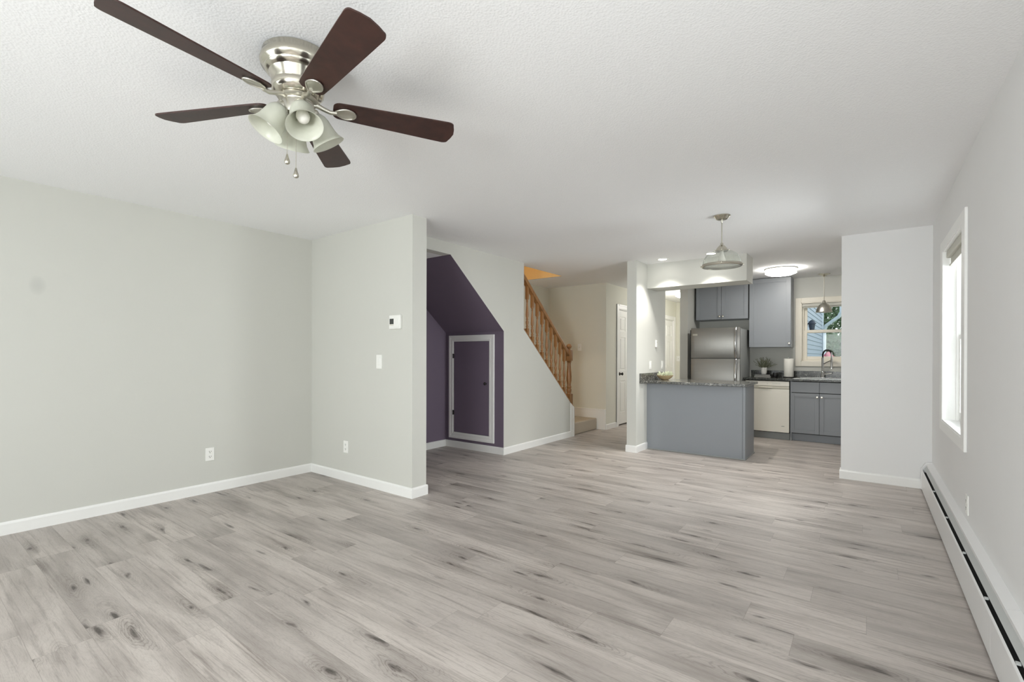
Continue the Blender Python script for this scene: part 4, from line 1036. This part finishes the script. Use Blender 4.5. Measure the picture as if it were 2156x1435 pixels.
for z0, z1, nm in ((1.213, 1.690, 'freezer_door'), (0.10, 1.206, 'fridge_door')):
    prof = []
    for i in range(13):     # gently bowed front
        k = i / 12; x = GX0 + 0.002 + (GX1 - GX0 - 0.004) * k
        prof.append((x, GY + 0.018 * (2 * k - 1) ** 2))
    d_ = MB().prism(prof + [(GX1 - 0.002, GY + 0.075), (GX0 + 0.002, GY + 0.075)], 'z', z0, z1, 0.003)
    do = d_.build(nm, 'steel', fg, smooth=True)
    hx = GX1 - 0.055
    if z0 > 1: za, zb = z0 + 0.012, z1 - 0.008
    else: za, zb = 0.62, z1 - 0.012
    hm = MB()
    hp = [(hx, GY - 0.002, za), (hx, GY - 0.036, za + 0.05), (hx, GY - 0.044, (za + zb) / 2), (hx, GY - 0.036, zb - 0.05), (hx, GY - 0.002, zb)]
    hp = hp if z0 > 1 else hp
    hm.tube(hp, [0.017, 0.020, 0.020, 0.020, 0.017], 14)
    hm.box(hx - 0.02, hx + 0.02, GY - 0.012, GY + 0.02, za, za + 0.03, 0.003).box(hx - 0.02, hx + 0.02, GY - 0.012, GY + 0.02, zb - 0.03, zb, 0.003)
    hm.build('handle', 'chrome', do, smooth=True)
    if z0 > 1: MB().box(GX0 + 0.03, GX0 + 0.105, GY + 0.004, GY + 0.014, 1.572, 1.602, 0.002).build('badge', 'nickel_satin', do)
MB().box(GX0 + 0.004, GX0 + 0.06, GY + 0.02, GY + 0.09, 1.676, 1.700, 0.003).build('hinge_cover', 'kick', fg)
MB().box(GX0 + 0.01, GX1 - 0.01, GY + 0.06, GY + 0.09, 0.02, 0.1).build('grille', 'black', fg)

# ------------------------------------------------------------------ outdoors, beyond the sink window
g = MB().box(-14, 14, 8.9, 40, -0.72, -0.6).build('ground', 'lawn'); tag(g, 'green lawn outside the kitchen window', 'lawn', kind='structure')
hs = thing('neighbor_house', (-3.5, 14.0, -0.6), 'pale blue sided house wing outside the sink window', 'house')
HXW = -1.30
s = MB().box(-6.0, HXW - 0.02, 11.6, 20.2, -0.6, 4.2)
z = -0.55
while z < 4.1:
    s.prism([(HXW - 0.02, z), (HXW + 0.008, z), (HXW - 0.006, z + 0.125), (HXW - 0.02, z + 0.125)], 'y', 11.6, 20.2); z += 0.125
s.build('siding', 'siding', hs)
MB().box(HXW - 0.03, HXW + 0.03, 20.2, 20.26, -0.6, 4.2).build('corner_board', 'ext_white', hs)
MB().prism([(-6, 4.2), (HXW + 0.4, 4.2), (HXW + 0.4, 4.35), (-3.6, 5.6), (-6, 4.4)], 'y', 11.4, 20.6).build('roof', 'kick', hs)
MB().tube([(-0.72, 19.6, 3.02), (-0.72, 19.6, 2.75), (-0.80, 19.7, 2.6), (-1.18, 20.0, 2.32), (-1.24, 20.1, 2.15), (-1.24, 20.1, -0.6)], 0.06, 8).build('downspout', 'ext_white', hs)
ln = thing('wall_lantern', (HXW + 0.12, 14.6, 1.9), 'dark lantern fixed to the pale blue siding outside', 'lantern')
MB().lathe([(0, 0.0), (0.05, 0.02), (0.075, 0.20), (0.10, 0.21), (0.05, 0.29), (0.0, 0.32)], (HXW + 0.13, 14.6, 1.88), 12).build('body', 'lantern', ln)
MB().tube([(HXW, 14.6, 2.05), (HXW + 0.13, 14.6, 2.18)], 0.02, 6).build('bracket', 'lantern', ln)
pr = thing('porch_roof', (0.5, 12.0, 2.55), 'blue grey porch ceiling seen through the top of the sink window', 'porch roof')
MB().box(-1.28, 3.5, 8.95, 13.8, 2.46, 2.62).build('soffit', 'soffit', pr)
MB().box(-1.28, 3.5, 13.8, 13.9, 2.46, 2.70).build('gutter', 'ext_white', pr)
pu = thing('patio_umbrella', (-0.79, 14.2, -0.6), 'pink patio umbrella standing outside the sink window', 'umbrella')
MB().tube([(-0.79, 14.2, -0.6), (-0.79, 14.2, 1.33)], 0.02, 8).build('pole', 'bark', pu)
MB().lathe([(0.0, 1.365), (0.03, 1.355), (0.22, 1.12), (0.42, 0.84), (0.40, 0.84), (0.20, 1.11), (0, 1.34)], (-0.79, 14.2, 0), 8).build('canopy', 'pink', pu)
def tree(x, y, R_, zc, seed, label):
    t_ = thing('tree', (x, y, -0.6), label, 'tree', 'trees behind the house outside')
    MB().tube([(x, y, -0.6), (x + 0.05, y, 1.0), (x, y, zc)], [0.18, 0.15, 0.09], 8).build('trunk', 'bark', t_)
    rd = random.Random(seed); s = MB(); vs, fs = [], []
    for k in range(9000):
        u_ = rd.uniform(-1, 1); a = rd.uniform(0, 2 * PI); q = R_ * rd.uniform(0.35, 1.0) ** 0.5
        c_ = Vector((x + q * math.sqrt(1 - u_ * u_) * math.cos(a), y + q * math.sqrt(1 - u_ * u_) * math.sin(a), zc + q * u_ * 1.15))
        d1 = Vector((rd.gauss(0, 1), rd.gauss(0, 1), rd.gauss(0, 1))).normalized(); d2 = d1.orthogonal().normalized(); sz = rd.uniform(0.05, 0.11)
        i = len(vs); vs += [c_ + d1 * sz, c_ + d2 * sz * 0.5, c_ - d1 * sz, c_ - d2 * sz * 0.5]; fs.append((i, i + 1, i + 2, i + 3))
    s.faces(vs, fs).build('crown', 'tree', t_)
tree(-0.3, 24.0, 1.9, 2.0, 5, 'leafy green tree straight out beyond the sink window')
tree(4.6, 28.0, 2.2, 2.2, 6, 'leafy green tree farther right beyond the lawn outside')

hg = thing('hedge', (0.8, 20.9, -0.6), 'dense grey green hedge along the far edge of the lawn', 'hedge')
rd = random.Random(21); vs, fs = [], []
for k in range(15000):
    c_ = Vector((rd.uniform(-1.6, 3.4), 20.9 + rd.uniform(-0.4, 0.4), -0.6 + 2.5 * rd.random() ** 0.8 + 0.2 * math.sin(k)))
    d1 = Vector((rd.gauss(0, 1), rd.gauss(0, 1), rd.gauss(0, 1))).normalized(); d2 = d1.orthogonal().normalized(); sz = rd.uniform(0.04, 0.08)
    i = len(vs); vs += [c_ + d1 * sz, c_ + d2 * sz * 0.5, c_ - d1 * sz, c_ - d2 * sz * 0.5]; fs.append((i, i + 1, i + 2, i + 3))
MB().faces(vs, fs).build('leaves', 'tree', hg)
